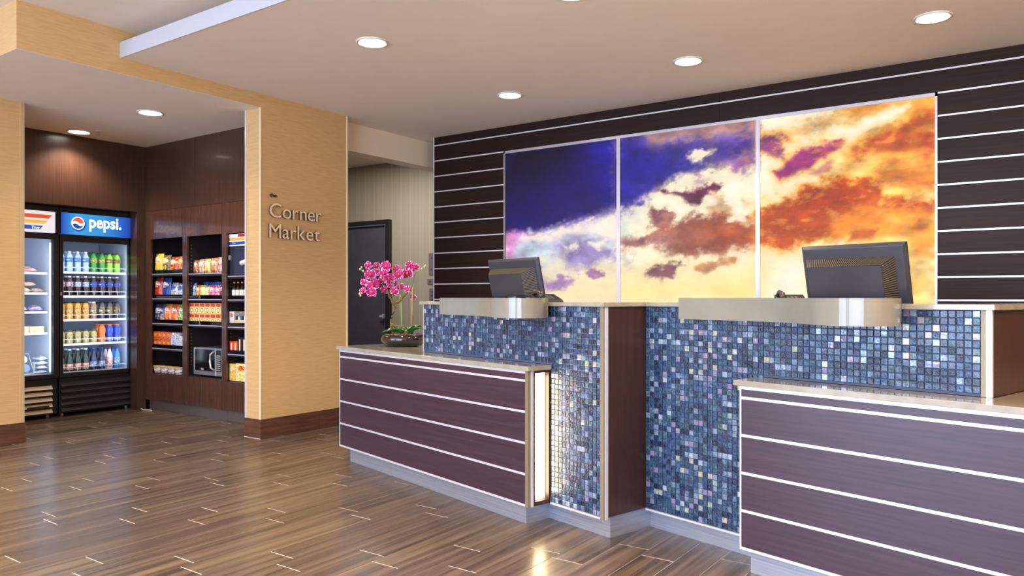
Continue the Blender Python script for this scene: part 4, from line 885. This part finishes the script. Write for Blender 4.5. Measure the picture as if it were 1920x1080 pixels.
# ================================================================== drink coolers
FXF = -7.42
def cooler(name, label, y0, y1, gz0, gz1, sz0, sz1, shelves, grille, headm):
    t = thing(name, label, 'cooler', (-7.75, (y0+y1)/2, 0)); xb = -8.12
    part('case', MB().box(xb, FXF-.06, y0, y0+.035, .04, 1.932).box(xb, FXF-.06, y1-.035, y1, .04, 1.932).box(xb, FXF-.06, y0+.035, y1-.035, sz0-.03, 1.932).box(xb, FXF-.06, y0+.035, y1-.035, .04, gz0-.03).box(xb, xb+.03, y0+.035, y1-.035, gz0-.03, sz0-.03), [BLACKP], t)
    part('liner', MB().box(xb+.031, xb+.036, y0+.035, y1-.035, gz0-.03, sz0-.03).box(xb+.036, FXF-.062, y0+.036, y0+.041, gz0-.03, sz0-.03).box(xb+.036, FXF-.062, y1-.041, y1-.036, gz0-.03, sz0-.03).box(xb+.036, FXF-.062, y0+.041, y1-.041, gz0-.03, gz0-.022).box(xb+.036, FXF-.062, y0+.041, y1-.041, sz0-.04, sz0-.031), [LINER], t)
    part('top_fascia', MB().box(FXF-.06, FXF-.002, y0, y1, sz1, 1.932).box(FXF-.06, FXF-.002, y0, y0+.016, sz0, sz1).box(FXF-.06, FXF-.002, y1-.030, y1, sz0, sz1), [BLACKP], t)
    dr_ = part('door', MB().box(FXF-.04, FXF, y0+.004, y0+.034, gz0-.035, sz0-.012).box(FXF-.04, FXF, y1-.075 if name == 'drink_cooler' else y1-.045, y1-.004, gz0-.035, sz0-.012).box(FXF-.04, FXF, y0+.034, y1-.045, gz1, sz0-.012).box(FXF-.04, FXF, y0+.034, y1-.045, gz0-.035, gz0), [BLACKP], t)
    part('glass_pane', B(FXF-.03, FXF-.024, y0+.030, y1-.040, gz0-.004, gz1+.004), [GLASS], dr_)
    part('led_strip', MB().box(FXF-.075, FXF-.068, y1-.050, y1-.044, gz0+.02, gz1-.03), [LEDS], t)
    part('led_strip', MB().box(FXF-.075, FXF-.068, y0+.043, y0+.048, gz0+.02, gz1-.03), [LEDS], t)
    for z in shelves:
        s_ = part('shelf', B(xb+.05, FXF-.09, y0+.045, y1-.065, z-.012, z-.002), [mat('white_wire', srgb(225,230,240), .4)], t)
        wr = MB().box(FXF-.09, FXF-.083, y0+.045, y1-.065, z-.014, z+.006)
        n = 8 if name == 'drink_cooler' else 0
        for i in range(n+1):
            yy = y0+.05+i*(y1-y0-.12)/max(n,1); wr.box(FXF-.0885, FXF-.0865, yy-.001, yy+.001, z, z+.045)
        if n: wr.box(FXF-.0890, FXF-.0868, y0+.046, y1-.066, z+.042, z+.046)
        part('wire_rail', wr, [mat('white_wire', 0)], s_)
    area(name+'_light', (FXF-.07, (y0+y1)/2, (gz0+gz1)/2), (0, R(90), 0), gz1-gz0-.1, y1-y0-.12, 2.5, (.78,.88,1.0))
    gl = part('grille', MB().box(FXF-.05, FXF-.03, y0+.01, y1-.01, .035, gz0-.045), [BLACKP], t)
    n = 5; zt = .312 if name != 'drink_cooler' else .335
    for i in range(n):
        za = .045+i*(zt-.045)/n; zb = za+(zt-.045)/n*.72
        yr = y1-.05 if name != 'drink_cooler' else y1-.03
        mb = MB().add([(FXF-.04,y0+.02,za),(FXF-.002,y0+.02,za+.008),(FXF-.030,y0+.02,zb),(FXF-.04,y0+.02,zb),(FXF-.04,yr,za),(FXF-.002,yr,za+.008),(FXF-.030,yr,zb),(FXF-.04,yr,zb)], [(0,1,2,3),(7,6,5,4),(0,4,5,1),(1,5,6,2),(2,6,7,3),(3,7,4,0)])
        part('slat', mb, [mat('grille_beige', srgb(206,190,172), .45) if grille == 'beige' else mat('grille_black', srgb(44,38,42), .4)], gl)
    for yy in (y0+.06, y1-.06): part('foot', MB().lathe([(.016,0),(.014,.04)], (FXF-.09, yy, 0), 10), [mat('foot_metal', srgb(180,176,170), .4, .5)], t)
    sgn = part('lit_sign', B(FXF-.055, FXF-.006, y0+.016, y1-.030, sz0, sz1), [headm], t)
    return t, sgn, dr_
SIGN = bpy.data.materials.new('blue_lit_sign'); SIGN.use_nodes = True
N, L, p = nodes(SIGN); tc = N.new('ShaderNodeTexCoord'); sp_ = N.new('ShaderNodeSeparateXYZ'); L.new(tc.outputs['Generated'], sp_.inputs[0])
cr = ramp(SIGN, sp_.outputs[1], [(0, srgb(30,70,190)), (.2, srgb(62,166,226)), (.55, srgb(52,150,220)), (.85, srgb(30,90,196)), (1, srgb(34,40,150))])
L.new(cr, p.inputs['Emission Color']); p.inputs['Emission Strength'].default_value = 1.0; p.inputs['Base Color'].default_value = (.02,.05,.15,1); p.inputs['Roughness'].default_value = .3
rt, rsg, rdoor = cooler('drink_cooler', 'black glass-door drink cooler with a lit blue sign, full of bottles', 3.322, 4.045, .402, 1.620, 1.690, 1.885, [1.340,1.113,.892,.663,.402], 'black', SIGN)
SW = mat('lit_sign_white', (1,1,1,1), .4, emit=(1,1,1,1), es=1.1); SR = mat('lit_sign_red', srgb(236,90,70), .4, emit=srgb(236,96,70), es=.9); SBL = mat('lit_sign_blue', srgb(30,80,190), .4, emit=srgb(30,90,200), es=.7)
put_text('pepsi.', .158, .001, PX(FXF-.0045+7.75, 3.585-(3.322+4.045)/2, 1.765), SW, rt, 'lettering', .86, bold=.0035)
# crown-cap emblem: crimped rim, white disc, red and blue fields split by a wave
ey, ez, er = 3.487, 1.795, .060
def yz(pts, x0, x1, m=0):
    mb = MB(); Mx = Matrix(((0,0,1,0),(1,0,0,0),(0,1,0,0),(0,0,0,1))); mb.prism(pts, x0, x1, m, M=Mx); return mb
rim = [(ey+.006+(er*(1.16 if i % 2 else 1.05))*math.cos(i*math.pi/22), ez-.010+(er*(1.16 if i % 2 else 1.05))*math.sin(i*math.pi/22)) for i in range(44)]
part('emblem_rim', yz(rim, FXF-.006, FXF-.0045), [SBL], rt); 
part('emblem_disc', yz([(ey+er*math.cos(i*math.pi/20), ez+er*math.sin(i*math.pi/20)) for i in range(40)], FXF-.006, FXF-.0035), [SW], rt)
ri = er*.86; wv = lambda s_, o: [(ey+s_*q*ri*.98, ez+o+.014*math.sin(q*3.0+.4)) for q in np.linspace(-1, 1, 13)]
def cap_region(a0, a1, off):
    arc = [(ey+ri*math.cos(R(a)), ez+ri*math.sin(R(a))) for a in np.linspace(a0, a1, 19)]
    e0 = arc[-1]; s0 = arc[0]; w_ = []
    for q in np.linspace(0, 1, 9)[1:-1]: w_.append((e0[0]+(s0[0]-e0[0])*q, e0[1]+(s0[1]-e0[1])*q+.011*math.sin(q*2*math.pi)*off))
    return arc+w_
part('emblem_red', yz(cap_region(8, 168, 1), FXF-.005, FXF-.0028), [SR], rt)
part('emblem_blue', yz(cap_region(196, 344, -1), FXF-.005, FXF-.0028), [SBL], rt)
part('door_handle', MB().box(FXF, FXF+.012, 3.326, 3.338, 1.12, 1.15), [ALU], rt)
lt, lsg, ldoor = cooler('food_cooler', 'black glass-door food cooler with striped sign, half hidden by the left pillar', 2.615, 3.318, .402, 1.630, 1.690, 1.882, [1.325,1.141,.970,.777,.402], 'beige', mat('sign_pale', srgb(226,224,236), .4, emit=srgb(226,224,236), es=.85))
for c, za, zb, yr in (((222,92,52), 1.815, 1.850, 3.262), ((232,190,90), 1.765, 1.798, 3.225), ((40,88,176), 1.712, 1.748, 3.185)):
    mb = MB().add([(FXF-.005,2.64,za),(FXF-.005,yr-.03,za),(FXF-.005,yr,zb),(FXF-.005,2.64,zb),(FXF-.0035,2.64,za),(FXF-.0035,yr-.03,za),(FXF-.0035,yr,zb),(FXF-.0035,2.64,zb)], [(0,1,2,3),(7,6,5,4),(0,4,5,1),(1,5,6,2),(2,6,7,3),(3,7,4,0)])
    part('stripe', mb, [mat('lit_stripe_%d' % c[0], srgb(*c), .4, emit=srgb(*c), es=.75)], lsg, off=lt['_b'] if False else list(lsg['_b']))
put_text('True', .034, .0006, PX(FXF-.003+7.75, 3.085-2.9665, 1.718) @ Matrix(((1,.25,0,0),(0,1,0,0),(0,0,1,0),(0,0,0,1))), SW, lt, 'lettering', bold=.0006)
part('grille_plate', B(FXF-.001, FXF+.001, 3.05, 3.235, .102, .122), [mat('plate_dark', srgb(60,54,40), .4)], lt)

# bottles
def liquid(name, c, rough=.12, es=0): return mat(name, srgb(*c), rough, coat=.5)
PET = [(.022,0),(.028,.006),(.029,.05),(.026,.075),(.029,.10),(.029,.145),(.022,.170),(.012,.188),(.011,.194)]
JUICE = [(.024,0),(.028,.005),(.029,.05),(.026,.09),(.028,.125),(.022,.150),(.014,.160)]
JAR = [(.024,0),(.030,.005),(.030,.045),(.027,.065),(.030,.085),(.028,.105),(.021,.115),(.020,.122)]
SPORT = [(.026,0),(.033,.006),(.033,.055),(.027,.075),(.034,.105),(.032,.140),(.020,.160),(.018,.168)]
BEER = [(.026,0),(.029,.005),(.029,.110),(.024,.130),(.012,.165),(.011,.205)]
SLIM = [(.025,0),(.028,.005),(.027,.07),(.028,.125),(.020,.155),(.011,.185),(.010,.20)]
PROTO = {}
def bottle(kind, prof, body, lab, cap, l0, l1, y, x, z, label, group, sy=1.0):
    key = (kind,)
    if key not in PROTO:
        t = thing('bottle', label, 'bottle', (x, y, z), group=group); t['_b'] = [0,0,0]
        part('body', MB().lathe(prof, n=14), [body], t)
        if lab:
            rr = lambda zz: np.interp(zz, [q[1] for q in prof], [q[0] for q in prof])+.0006
            part('label', MB().lathe([(rr(l0), l0), (rr((l0+l1)/2), (l0+l1)/2), (rr(l1), l1)], n=14, cap=False), [lab], t)
        zt = prof[-1][1]; rt_ = prof[-1][0]+.003
        part('cap', MB().lathe([(rt_, zt-.004), (rt_, zt+.010)], n=12), [cap], t)
        PROTO[key] = t
    else:
        t = copy_tree(PROTO[key]); t.location = (x, y, z); t['label'] = label; t['group'] = group
    t.rotation_euler = (0, 0, random.uniform(-.5, .5)); t.scale = (1, 1, sy); return t
def lab(n, c1, c2, c3, ink=WH): return packmat('label_'+n, c1, c2, c3, ink, .8, .5)
capW = mat('cap_white', srgb(226,228,236), .4); capG = mat('cap_green', srgb(24,80,40), .4); capB = mat('cap_black', srgb(28,26,30), .4); capO = mat('cap_orange', srgb(238,120,50), .4); capBl = mat('cap_blue', srgb(40,70,170), .4)
KINDS = {
 'water': (PET, liquid('water_bottle', (172,196,214)), lab('water', (60,110,200), (90,140,215), (40,80,180)), capW, .10, .142, 'clear water bottle with blue label'),
 'green': (PET, liquid('green_soda', (44,150,60)), lab('green', (36,110,40), (220,190,60), (30,90,40)), capG, .10, .142, 'dark green soda bottle'),
 'lime': (PET, liquid('lime_soda', (150,214,60)), lab('lime', (70,60,30), (190,80,60), (60,120,40)), capG, .10, .142, 'bright lime soda bottle'),
 'cherry': (PET, liquid('cola', (52,26,28)), lab('cherry', (130,30,50), (200,200,210), (170,40,60)), capW, .098, .145, 'cola bottle with dark red label'),
 'grey': (PET, liquid('cola', (0,0,0)), lab('grey', (170,176,190), (120,126,150), (200,205,215), (30,50,130)), capW, .098, .145, 'cola bottle with silver label'),
 'cola': (PET, liquid('cola', (0,0,0)), lab('cola', (32,50,140), (50,80,180), (24,36,110)), capW, .098, .145, 'cola bottle with blue label'),
 'juice': (JUICE, liquid('orange_juice', (226,158,60)), lab('juice', (196,110,50), (240,190,90), (150,70,40)), capB, .045, .12, 'orange juice bottle with black cap'),
 'berry': (JUICE, liquid('berry_juice', (150,110,96)), lab('berry', (120,60,60), (190,180,110), (70,60,90)), capW, .045, .12, 'small berry drink bottle'),
 'darkj': (JUICE, liquid('dark_juice', (70,56,80)), lab('darkj', (54,44,60), (120,140,80), (150,60,60)), capB, .045, .12, 'small dark drink bottle'),
 'jar': (JAR, liquid('coffee_drink', (176,160,104)), lab('jar', (190,176,110), (120,100,60), (220,210,160), (70,50,40)), mat('jar_lid', srgb(70,80,84), .4), .02, .095, 'squat glass coffee bottle'),
 'sporto': (SPORT, liquid('orange_sports_drink', (226,110,40)), lab('sporto', (226,120,50), (200,80,40), (240,160,80)), capO, .02, .05, 'wide orange sports drink bottle'),
 'sportb': (SPORT, liquid('blue_sports_drink', (40,70,200)), lab('sportb', (50,90,200), (200,210,235), (40,60,170)), capO, .02, .05, 'blue sports drink bottle with orange cap'),
 'beer': (BEER, liquid('green_glass', (34,50,40)), lab('beer', (226,214,200), (190,60,50), (220,200,170), (180,40,40)), capW, .02, .075, 'dark glass bottle with pale oval label'),
 'beerb': (BEER, liquid('blue_dark_glass', (36,42,80)), lab('beerb', (40,50,120), (180,190,220), (60,70,150)), capBl, .03, .085, 'dark blue long-neck bottle'),
 'redw': (SLIM, liquid('red_white_can', (232,228,232)), lab('redw', (232,226,230), (200,40,44), (240,236,236), (200,40,44)), mat('cap_red', srgb(190,40,44), .4), .02, .12, 'white bottle with red print'),
 'blueg': (SLIM, liquid('blue_glass', (60,130,210)), lab('blueg', (50,90,190), (150,200,235), (40,70,160)), capBl, .03, .11, 'slim light blue bottle')}
SH = [(1.340, 'top shelf', ['water','water','water','water','green','green','lime','lime']), (1.113, 'second shelf', ['cherry','cherry','grey','grey','cola','cola','cola','cola']),
      (.892, 'third shelf', ['juice','juice','juice','juice','berry','darkj','darkj','darkj']), (.663, 'fourth shelf', ['jar','jar','jar','jar','jar','sporto','sportb','sportb']), (.402, 'cooler floor', ['beer','beer','beer','beer','beerb','beerb','redw','blueg'])]
NTH = ['first','second','third','fourth','fifth','sixth','seventh','eighth']
for z, sn, ks in SH:
    for i, kd in enumerate(ks):
        prof, bd, lb_, cp, l0, l1, nm_ = KINDS[kd]; y = 3.395+i*.0735+(.006 if i > 4 else 0)
        sy = .97 if z > 1.3 else (.94 if z > 1.0 else 1.0)
        bottle(kd, prof, bd, lb_, cp, l0, l1, y, -7.548, z-.001, '%s, %s in the front row on the %s' % (nm_, NTH[i], sn), 'front-row bottles on the '+sn, sy)
    for r_ in (1,):
        for i, kd in enumerate(ks):
            prof, bd, lb_, cp, l0, l1, nm_ = KINDS[kd]; y = 3.395+i*.0735+(.006 if i > 4 else 0)
            bottle(kd, prof, bd, lb_, cp, l0, l1, y, -7.548-.075*r_, z-.001, '%s, %s in the %s row on the %s' % (nm_, NTH[i], ['', 'second', 'third'][r_], sn), 'second-row bottles on the '+sn, .97 if z > 1.3 else (.94 if z > 1.0 else 1.0))

# food in the left cooler
def pillow(name, y0, y1, z0, h_, m, label, group, seed, x=-7.60):
    rnd = random.Random(seed); mb = MB(); n = 9; wd = y1-y0; vs_ = []
    for side in (0, 1):
        for j in range(n+1):
            for i in range(n+1):
                u = i/n; v = j/n; e = (math.sin(math.pi*u)*math.sin(math.pi*v))**.45 if 0 < u < 1 and 0 < v < 1 else 0
                vs_.append(((v-.5)*.12, (u-.5)*wd, (h_*.35+(e*h_*.65+rnd.uniform(-.006,.006)*e) if side else h_*.35*(1-e))))
    fs = []
    for sd in (0, 1):
        b = sd*(n+1)**2
        for j in range(n):
            for i in range(n):
                q = (b+j*(n+1)+i, b+j*(n+1)+i+1, b+(j+1)*(n+1)+i+1, b+(j+1)*(n+1)+i); fs.append(q if sd else q[::-1])
    mb.add(vs_, fs, 0, True); return put(name, mb.mesh(name, [m]), (x, (y0+y1)/2, z0), label, 'food pack', group, rz=rnd.uniform(-.1,.1))
GF = 'wrapped food packs in the left cooler'
pillow('food_pack', 2.86, 3.03, 1.325, .055, pm('meat_pink', (190,60,90), (220,120,140), WH, WH, 1.3), 'pink frozen pack beside the pillar edge, top shelf of the food cooler', GF, 1)
pillow('food_pack', 3.035, 3.19, 1.325, .055, pm('meat_pink2', (196,70,100), (230,170,160), (236,220,200), WH, 1.6), 'pink and white frozen pack at right, top shelf of the food cooler', GF, 2)
for i, (a, b, zz, hh) in enumerate(((2.88,3.03,1.141,.06),(3.03,3.14,1.141,.055),(3.14,3.245,1.141,.05),(2.95,3.08,1.206,.040),(3.07,3.18,1.203,.040))):
    pillow('food_pack', a, b, zz, hh, pm('wrap_%d' % (i % 3), [(190,150,120),(220,190,150),(150,110,100)][i % 3], (226,206,190), (170,80,70), WH, 1.8), ['left','middle','right','upper left','upper right'][i]+' brown and cream wrapped snack on the second cooler shelf', GF, 10+i)
for i, (a, b) in enumerate(((2.86,2.98),(2.995,3.11),(3.125,3.24))):
    pillow('food_pack', a, b, .970, .06, pm('bluewhite_pack', (226,228,240), (90,110,170), (200,90,110), (60,80,160), 2.0), ['left','middle','right'][i]+' white pack with blue and pink print on the third cooler shelf', GF, 20+i)
def ybox(name, y0, y1, z0, h_, m, label, group):
    o = put(name, B(-.09, 0, -(y1-y0)/2, (y1-y0)/2, 0, h_).mesh(name, [m]), (-7.535, (y0+y1)/2, z0), label, 'food box', group); bv(o, .006, 2); return o
for i, (a, b) in enumerate(((2.86,2.995),(3.0,3.115),(3.12,3.245))):
    ybox('frozen_sandwich', a, b, .777, .062, pm('sandwich_%d' % i, (240,236,226), (236,214,130), (210,150,140), (170,70,60), 1.4, .5), ['left','middle','right'][i]+' white boxed sandwich on the fourth cooler shelf', 'boxed sandwiches in the left cooler')
CUPW = mat('ice_cup', srgb(226,232,244), .4); CUPB = mat('ice_cup_lid', srgb(140,170,215), .4)
for j, yc in enumerate((2.975, 3.105)):
    t = thing('wire_rack', ['white tilted rack of round cups beside the pillar edge','white tilted rack of round cups near the wrapped pile'][j]+' in the food cooler', 'rack', (-7.56, yc, .402)); t['_b'] = [0,0,0]
    rk = MB()
    for yy in (-.062, .058): rk.box(-.006, .006, yy, yy+.006, 0, .10).tube([(0, yy+.003, .02), (-.12, yy+.003, .185)], .004, 6)
    rk.box(-.006, .004, -.062, .064, 0, .008).tube([(-.12, -.06, .185), (-.12, .06, .185)], .004, 6)
    part('frame', rk, [mat('white_wire', 0)], t)
    for k in range(2):
        M = Matrix.Translation((-.035-.055*k, 0, .055+.078*k)) @ Matrix.Rotation(R(62), 4, 'Y')
        c = thing('ice_cream_cup', ['lower','upper'][k]+' round cup in the '+['rack beside the pillar edge','rack near the wrapped pile'][j], 'cup', (-7.56, yc, .402), group='round cups in tilted racks'); c['_b'] = [0,0,0]
        part('body', MB().lathe([(.030,-.05),(.037,0)], n=18, M=M), [CUPW], c); part('lid', MB().lathe([(.040,0),(.040,.008)], n=18, M=M), [CUPB if k == 0 else CUPW], c)
for i in range(4):
    pillow('food_pack', 3.168+(i % 2)*.01, 3.262, .403+i*.041, .040, pm('clear_wrap', (200,208,226), (236,240,246), (150,160,186), (110,120,150), 2.2), ['lowest','second','third','topmost'][i]+' wrapped pack in the pile at the bottom right of the food cooler', GF, 30+i, -7.57)

# ================================================================== orchid
OX, OY, OZ = -3.566, 3.787, .7735
t = thing('potted_orchid', 'magenta orchid arrangement in a low black bowl on the left low counter', 'plant', (OX, OY, OZ)); t['_b'] = [0,0,0]
POT = mat('black_ceramic', srgb(26,24,22), .08, coat=.8)
part('bowl', MB().lathe([(.085,0),(.12,.006),(.150,.034),(.153,.052),(.140,.075),(.128,.079),(.120,.070)], n=40), [POT], t)
ROCK = grainy('pebble_moss', srgb(92,70,44), srgb(150,122,86), (60,60,60), .9)
sb = MB(); rnd = random.Random(5)
sb.lathe([(.002,.082),(.06,.080),(.121,.070)][::-1], n=24)
part('soil', sb, [ROCK], t)
pb = MB()
for i in range(230):
    a = rnd.uniform(0, 6.283); r_ = .12*math.sqrt(rnd.random()); s_ = rnd.uniform(.005, .010)
    M = Matrix.Translation((r_*math.cos(a), r_*math.sin(a), .080-.006*(r_/.12)+s_*.3)) @ Euler((rnd.random()*3, rnd.random()*3, 0)).to_matrix().to_4x4() @ Matrix.Diagonal((s_, s_*.8, s_*.6, 1))
    pb.add([M @ Vector(v) for v in ((1,0,0),(-1,0,0),(0,1,0),(0,-1,0),(0,0,1),(0,0,-1))], [(0,2,4),(2,1,4),(1,3,4),(3,0,4),(2,0,5),(1,2,5),(3,1,5),(0,3,5)])
part('pebbles', pb, [ROCK], t, kind='stuff')
BARK = grainy('mossy_twig', srgb(70,52,30), srgb(128,108,60), (70,70,70), .9, 0, .4)
tw = MB()
for pts in ([(-.04,-.02,.07),(-.059,-.042,.09),(-.071,-.05,.133),(-.071,-.05,.176),(-.056,-.039,.23),(-.047,-.033,.284),(-.035,-.025,.32)], [(-.071,-.05,.147),(-.035,-.025,.133),(0,0,.122),(.02,.01,.09)],
            [(-.047,-.033,.277),(-.071,-.05,.32),(-.085,-.06,.363),(-.10,-.07,.40)], [(-.044,-.031,.291),(-.015,-.01,.313),(.009,.006,.349),(.032,.023,.374),(.05,.035,.41)]):
    d = []; 
    for i in range(len(pts)-1):
        for k in range(4):
            q = Vector(pts[i]).lerp(Vector(pts[i+1]), k/4); d.append(q+Vector((rnd.uniform(-.004,.004), rnd.uniform(-.004,.004), rnd.uniform(-.003,.003))))
    d.append(Vector(pts[-1])); tw.tube(d, [max(.004, .0115-.008*i/len(d))+rnd.uniform(-.002,.002) for i in range(len(d))], 8)
part('twisted_branch', tw, [BARK], t)
STEMG = mat('green_stem', srgb(120,140,84), .5); CANE = mat('bamboo_stake', srgb(176,136,80), .5)
s1 = smooth_pts([(0,0)], 1)
part('stem', MB().tube([(-.009,-.006,.07),(-.012,-.008,.176),(-.015,-.01,.32),(-.026,-.019,.428),(-.035,-.025,.482),(-.065,-.046,.518),(-.109,-.077,.536),(-.168,-.118,.518),(-.212,-.149,.493),(-.241,-.17,.518)], [.0045]*4+[.0032]*4+[.0025]*2, 8), [STEMG], t)
part('stem', MB().tube([(.044,.031,.07),(.047,.033,.176),(.05,.035,.32),(.053,.037,.41),(.059,.042,.482),(.082,.058,.507),(.112,.079,.532)], [.004]*4+[.003]*3, 8), [STEMG], t)
part('stem', MB().tube([(-.047,-.033,.302),(-.071,-.05,.392),(-.094,-.066,.464),(-.124,-.087,.5)], .0028, 8), [STEMG], t)
part('stake', MB().tube([(.05,.026,.06),(.053,.028,.40)], .0035, 8), [CANE], t)
part('stake', MB().tube([(-.018,-.014,.06),(-.022,-.016,.44)], .003, 8), [STEMG], t)
LEAF = grainy('orchid_leaf', srgb(34,92,40), srgb(70,140,66), (8,8,8), .35, .2)
def leaf(ang, ln, wd, rise, x0=0, y0=0):
    mb = MB(); n = 10; ca, sa = math.cos(R(ang)), math.sin(R(ang)); vs_ = []
    for i in range(n+1):
        u = i/n; r_ = u*ln; z = .085+rise*math.sin(u*2.1)-.02*u; w_ = wd*(math.sin(math.pi*min(1, .08+u*.95))**.7)
        for s_, dz in ((-1, .012), (-.5, .003), (0, -.004), (.5, .003), (1, .012)):
            vs_.append((x0+r_*ca-s_*w_*sa, y0+r_*sa+s_*w_*ca, z+dz*(w_/wd)))
    fs = [(i*5+j, i*5+j+1, (i+1)*5+j+1, (i+1)*5+j) for i in range(n) for j in range(4)]
    mb.add(vs_, fs, 0, True); o = part('leaf', mb, [LEAF], t); sd = o.modifiers.new('thick', 'SOLIDIFY'); sd.thickness = .002
for a in ((205,.15,.030,.03,-.01,0),(250,.12,.032,.04,-.01,0),(160,.10,.030,.05,-.02,0),(330,.10,.03,.04,-.01,-.01),(20,.12,.036,.05,.03,.01),(300,.09,.034,.06,.05,.02),(60,.09,.03,.06,.04,.02)): leaf(*a)
PET1 = grainy('orchid_petal', srgb(178,20,108), srgb(204,44,138), (40,40,40), .5); PETP = mat('petal_margin', srgb(240,190,224), .5); LIP = mat('orchid_lip', srgb(176,30,40), .45); LIPY = mat('orchid_throat', srgb(226,170,60), .5)
def flower(pos, r_, seed, tone=0):
    rnd = random.Random(seed)
    # look back towards the lobby (-y side) with some scatter
    d = Vector((.45+rnd.uniform(-.5,.5), -.85, rnd.uniform(-.25,.25))).normalized(); q = d.to_track_quat('Z', 'Y').to_matrix().to_4x4()
    M = Matrix.Translation(pos) @ q @ Matrix.Rotation(rnd.uniform(-.4,.4), 4, 'Z')
    mb = MB()
    def petal(ang, ln, wd, cup, zb):
        n = 5; vs_ = []; ca, sa = math.cos(ang), math.sin(ang); k = 7
        for i in range(n+1):
            u = i/n
            for j in range(k):
                v = -1+2*j/(k-1); w_ = wd*math.sqrt(max(0.0, 1-(u*2-1.02)**2*.93)); rr_ = u*ln
                z = zb+cup*(u*u)*ln-.12*abs(v)*w_
                vs_.append(M @ Vector((rr_*ca-v*w_*sa, rr_*sa+v*w_*ca, z)))
        for i in range(n):
            for j in range(k-1):
                edge = (i == n-1) or j in (0, k-2)
                mb.add([vs_[i*k+j], vs_[i*k+j+1], vs_[(i+1)*k+j+1], vs_[(i+1)*k+j]], [(0,1,2,3)], 1 if edge and i > 0 and rnd.random() < .55 else 0, True)
    for a in (90, 215, 325): petal(R(a), r_*1.0, r_*.40, .12, -.002)
    for a in (18, 162): petal(R(a), r_*1.02, r_*.62, .16, .002)
    f = part('flower', mb, [PET1, PETP], t); sd = f.modifiers.new('thick', 'SOLIDIFY'); sd.thickness = .0008
    lp_ = MB().lathe([(.001,0),(r_*.20,r_*.10),(r_*.24,r_*.30),(r_*.10,r_*.42)], (0,0,0), 10, M=M @ Matrix.Translation((0,-r_*.14,0)))
    part('lip', lp_, [LIP], f, off=[0,0,0]); part('throat', MB().lathe([(r_*.10,0),(r_*.10,r_*.26),(.001,r_*.32)], (0,0,0), 8, M=M @ Matrix.Translation((0,r_*.10,0))), [LIPY], f, off=[0,0,0])
FL = [(-0.15,-0.182,0.54,0.028),(-0.141,-0.115,0.539,0.025),(-0.068,-0.098,0.532,0.039),(-0.183,-0.133,0.482,0.036),(-0.135,-0.095,0.5,0.029),(-0.048,-0.143,0.488,0.028),(-0.146,-0.223,0.426,0.025),(-0.192,-0.094,0.412,0.044),(-0.181,-0.199,0.373,0.025),(-0.131,-0.169,0.361,0.036),(-0.159,-0.039,0.445,0.029),(-0.063,-0.075,0.456,0.036),(-0.063,-0.003,0.519,0.029),(-0.007,-0.034,0.478,0.039),(0.021,0.017,0.489,0.04),(0.084,-0.033,0.541,0.028),(0.06,0.044,0.529,0.029),(-0.134,-0.047,0.378,0.029),(-0.04,-0.048,0.368,0.029),(-0.048,-0.011,0.415,0.025),(-0.023,-0.007,0.396,0.029),(0.082,-0.052,0.38,0.025),(0.038,0.053,0.327,0.022),(-0.073,-0.058,0.41,0.025)]
for i, (x, y, z, r_) in enumerate(FL): flower((x, y, z), r_*1.12, 100+i)
bd = MB()
for i, pc3 in enumerate(((-.241,-.17,.518),(-.232,-.165,.530),(-.222,-.16,.505),(.112,.079,.532),(.120,.083,.540),(.100,.07,.520),(-.205,-.21,.352),(-.20,-.205,.34))):
    bd.lathe([(.001,-.009),(.006,-.004),(.006,.004),(.001,.010)], pc3, 8)
part('buds', bd, [mat('orchid_bud', srgb(190,186,140), .5)], t, kind='stuff')
# floor-level: power strip cable at the cooler corner
solid('cable_clip', MB().tube([(-7.30,4.02,.012),(-7.22,4.00,.006),(-7.15,4.03,.006),(-7.10,4.02,.006)], .006, 6), [mat('cable_white', srgb(210,206,200), .5)], 'short pale cable lying on the floor between cooler and snack cabinet', 'cable', (-7.2, 4.02, 0))
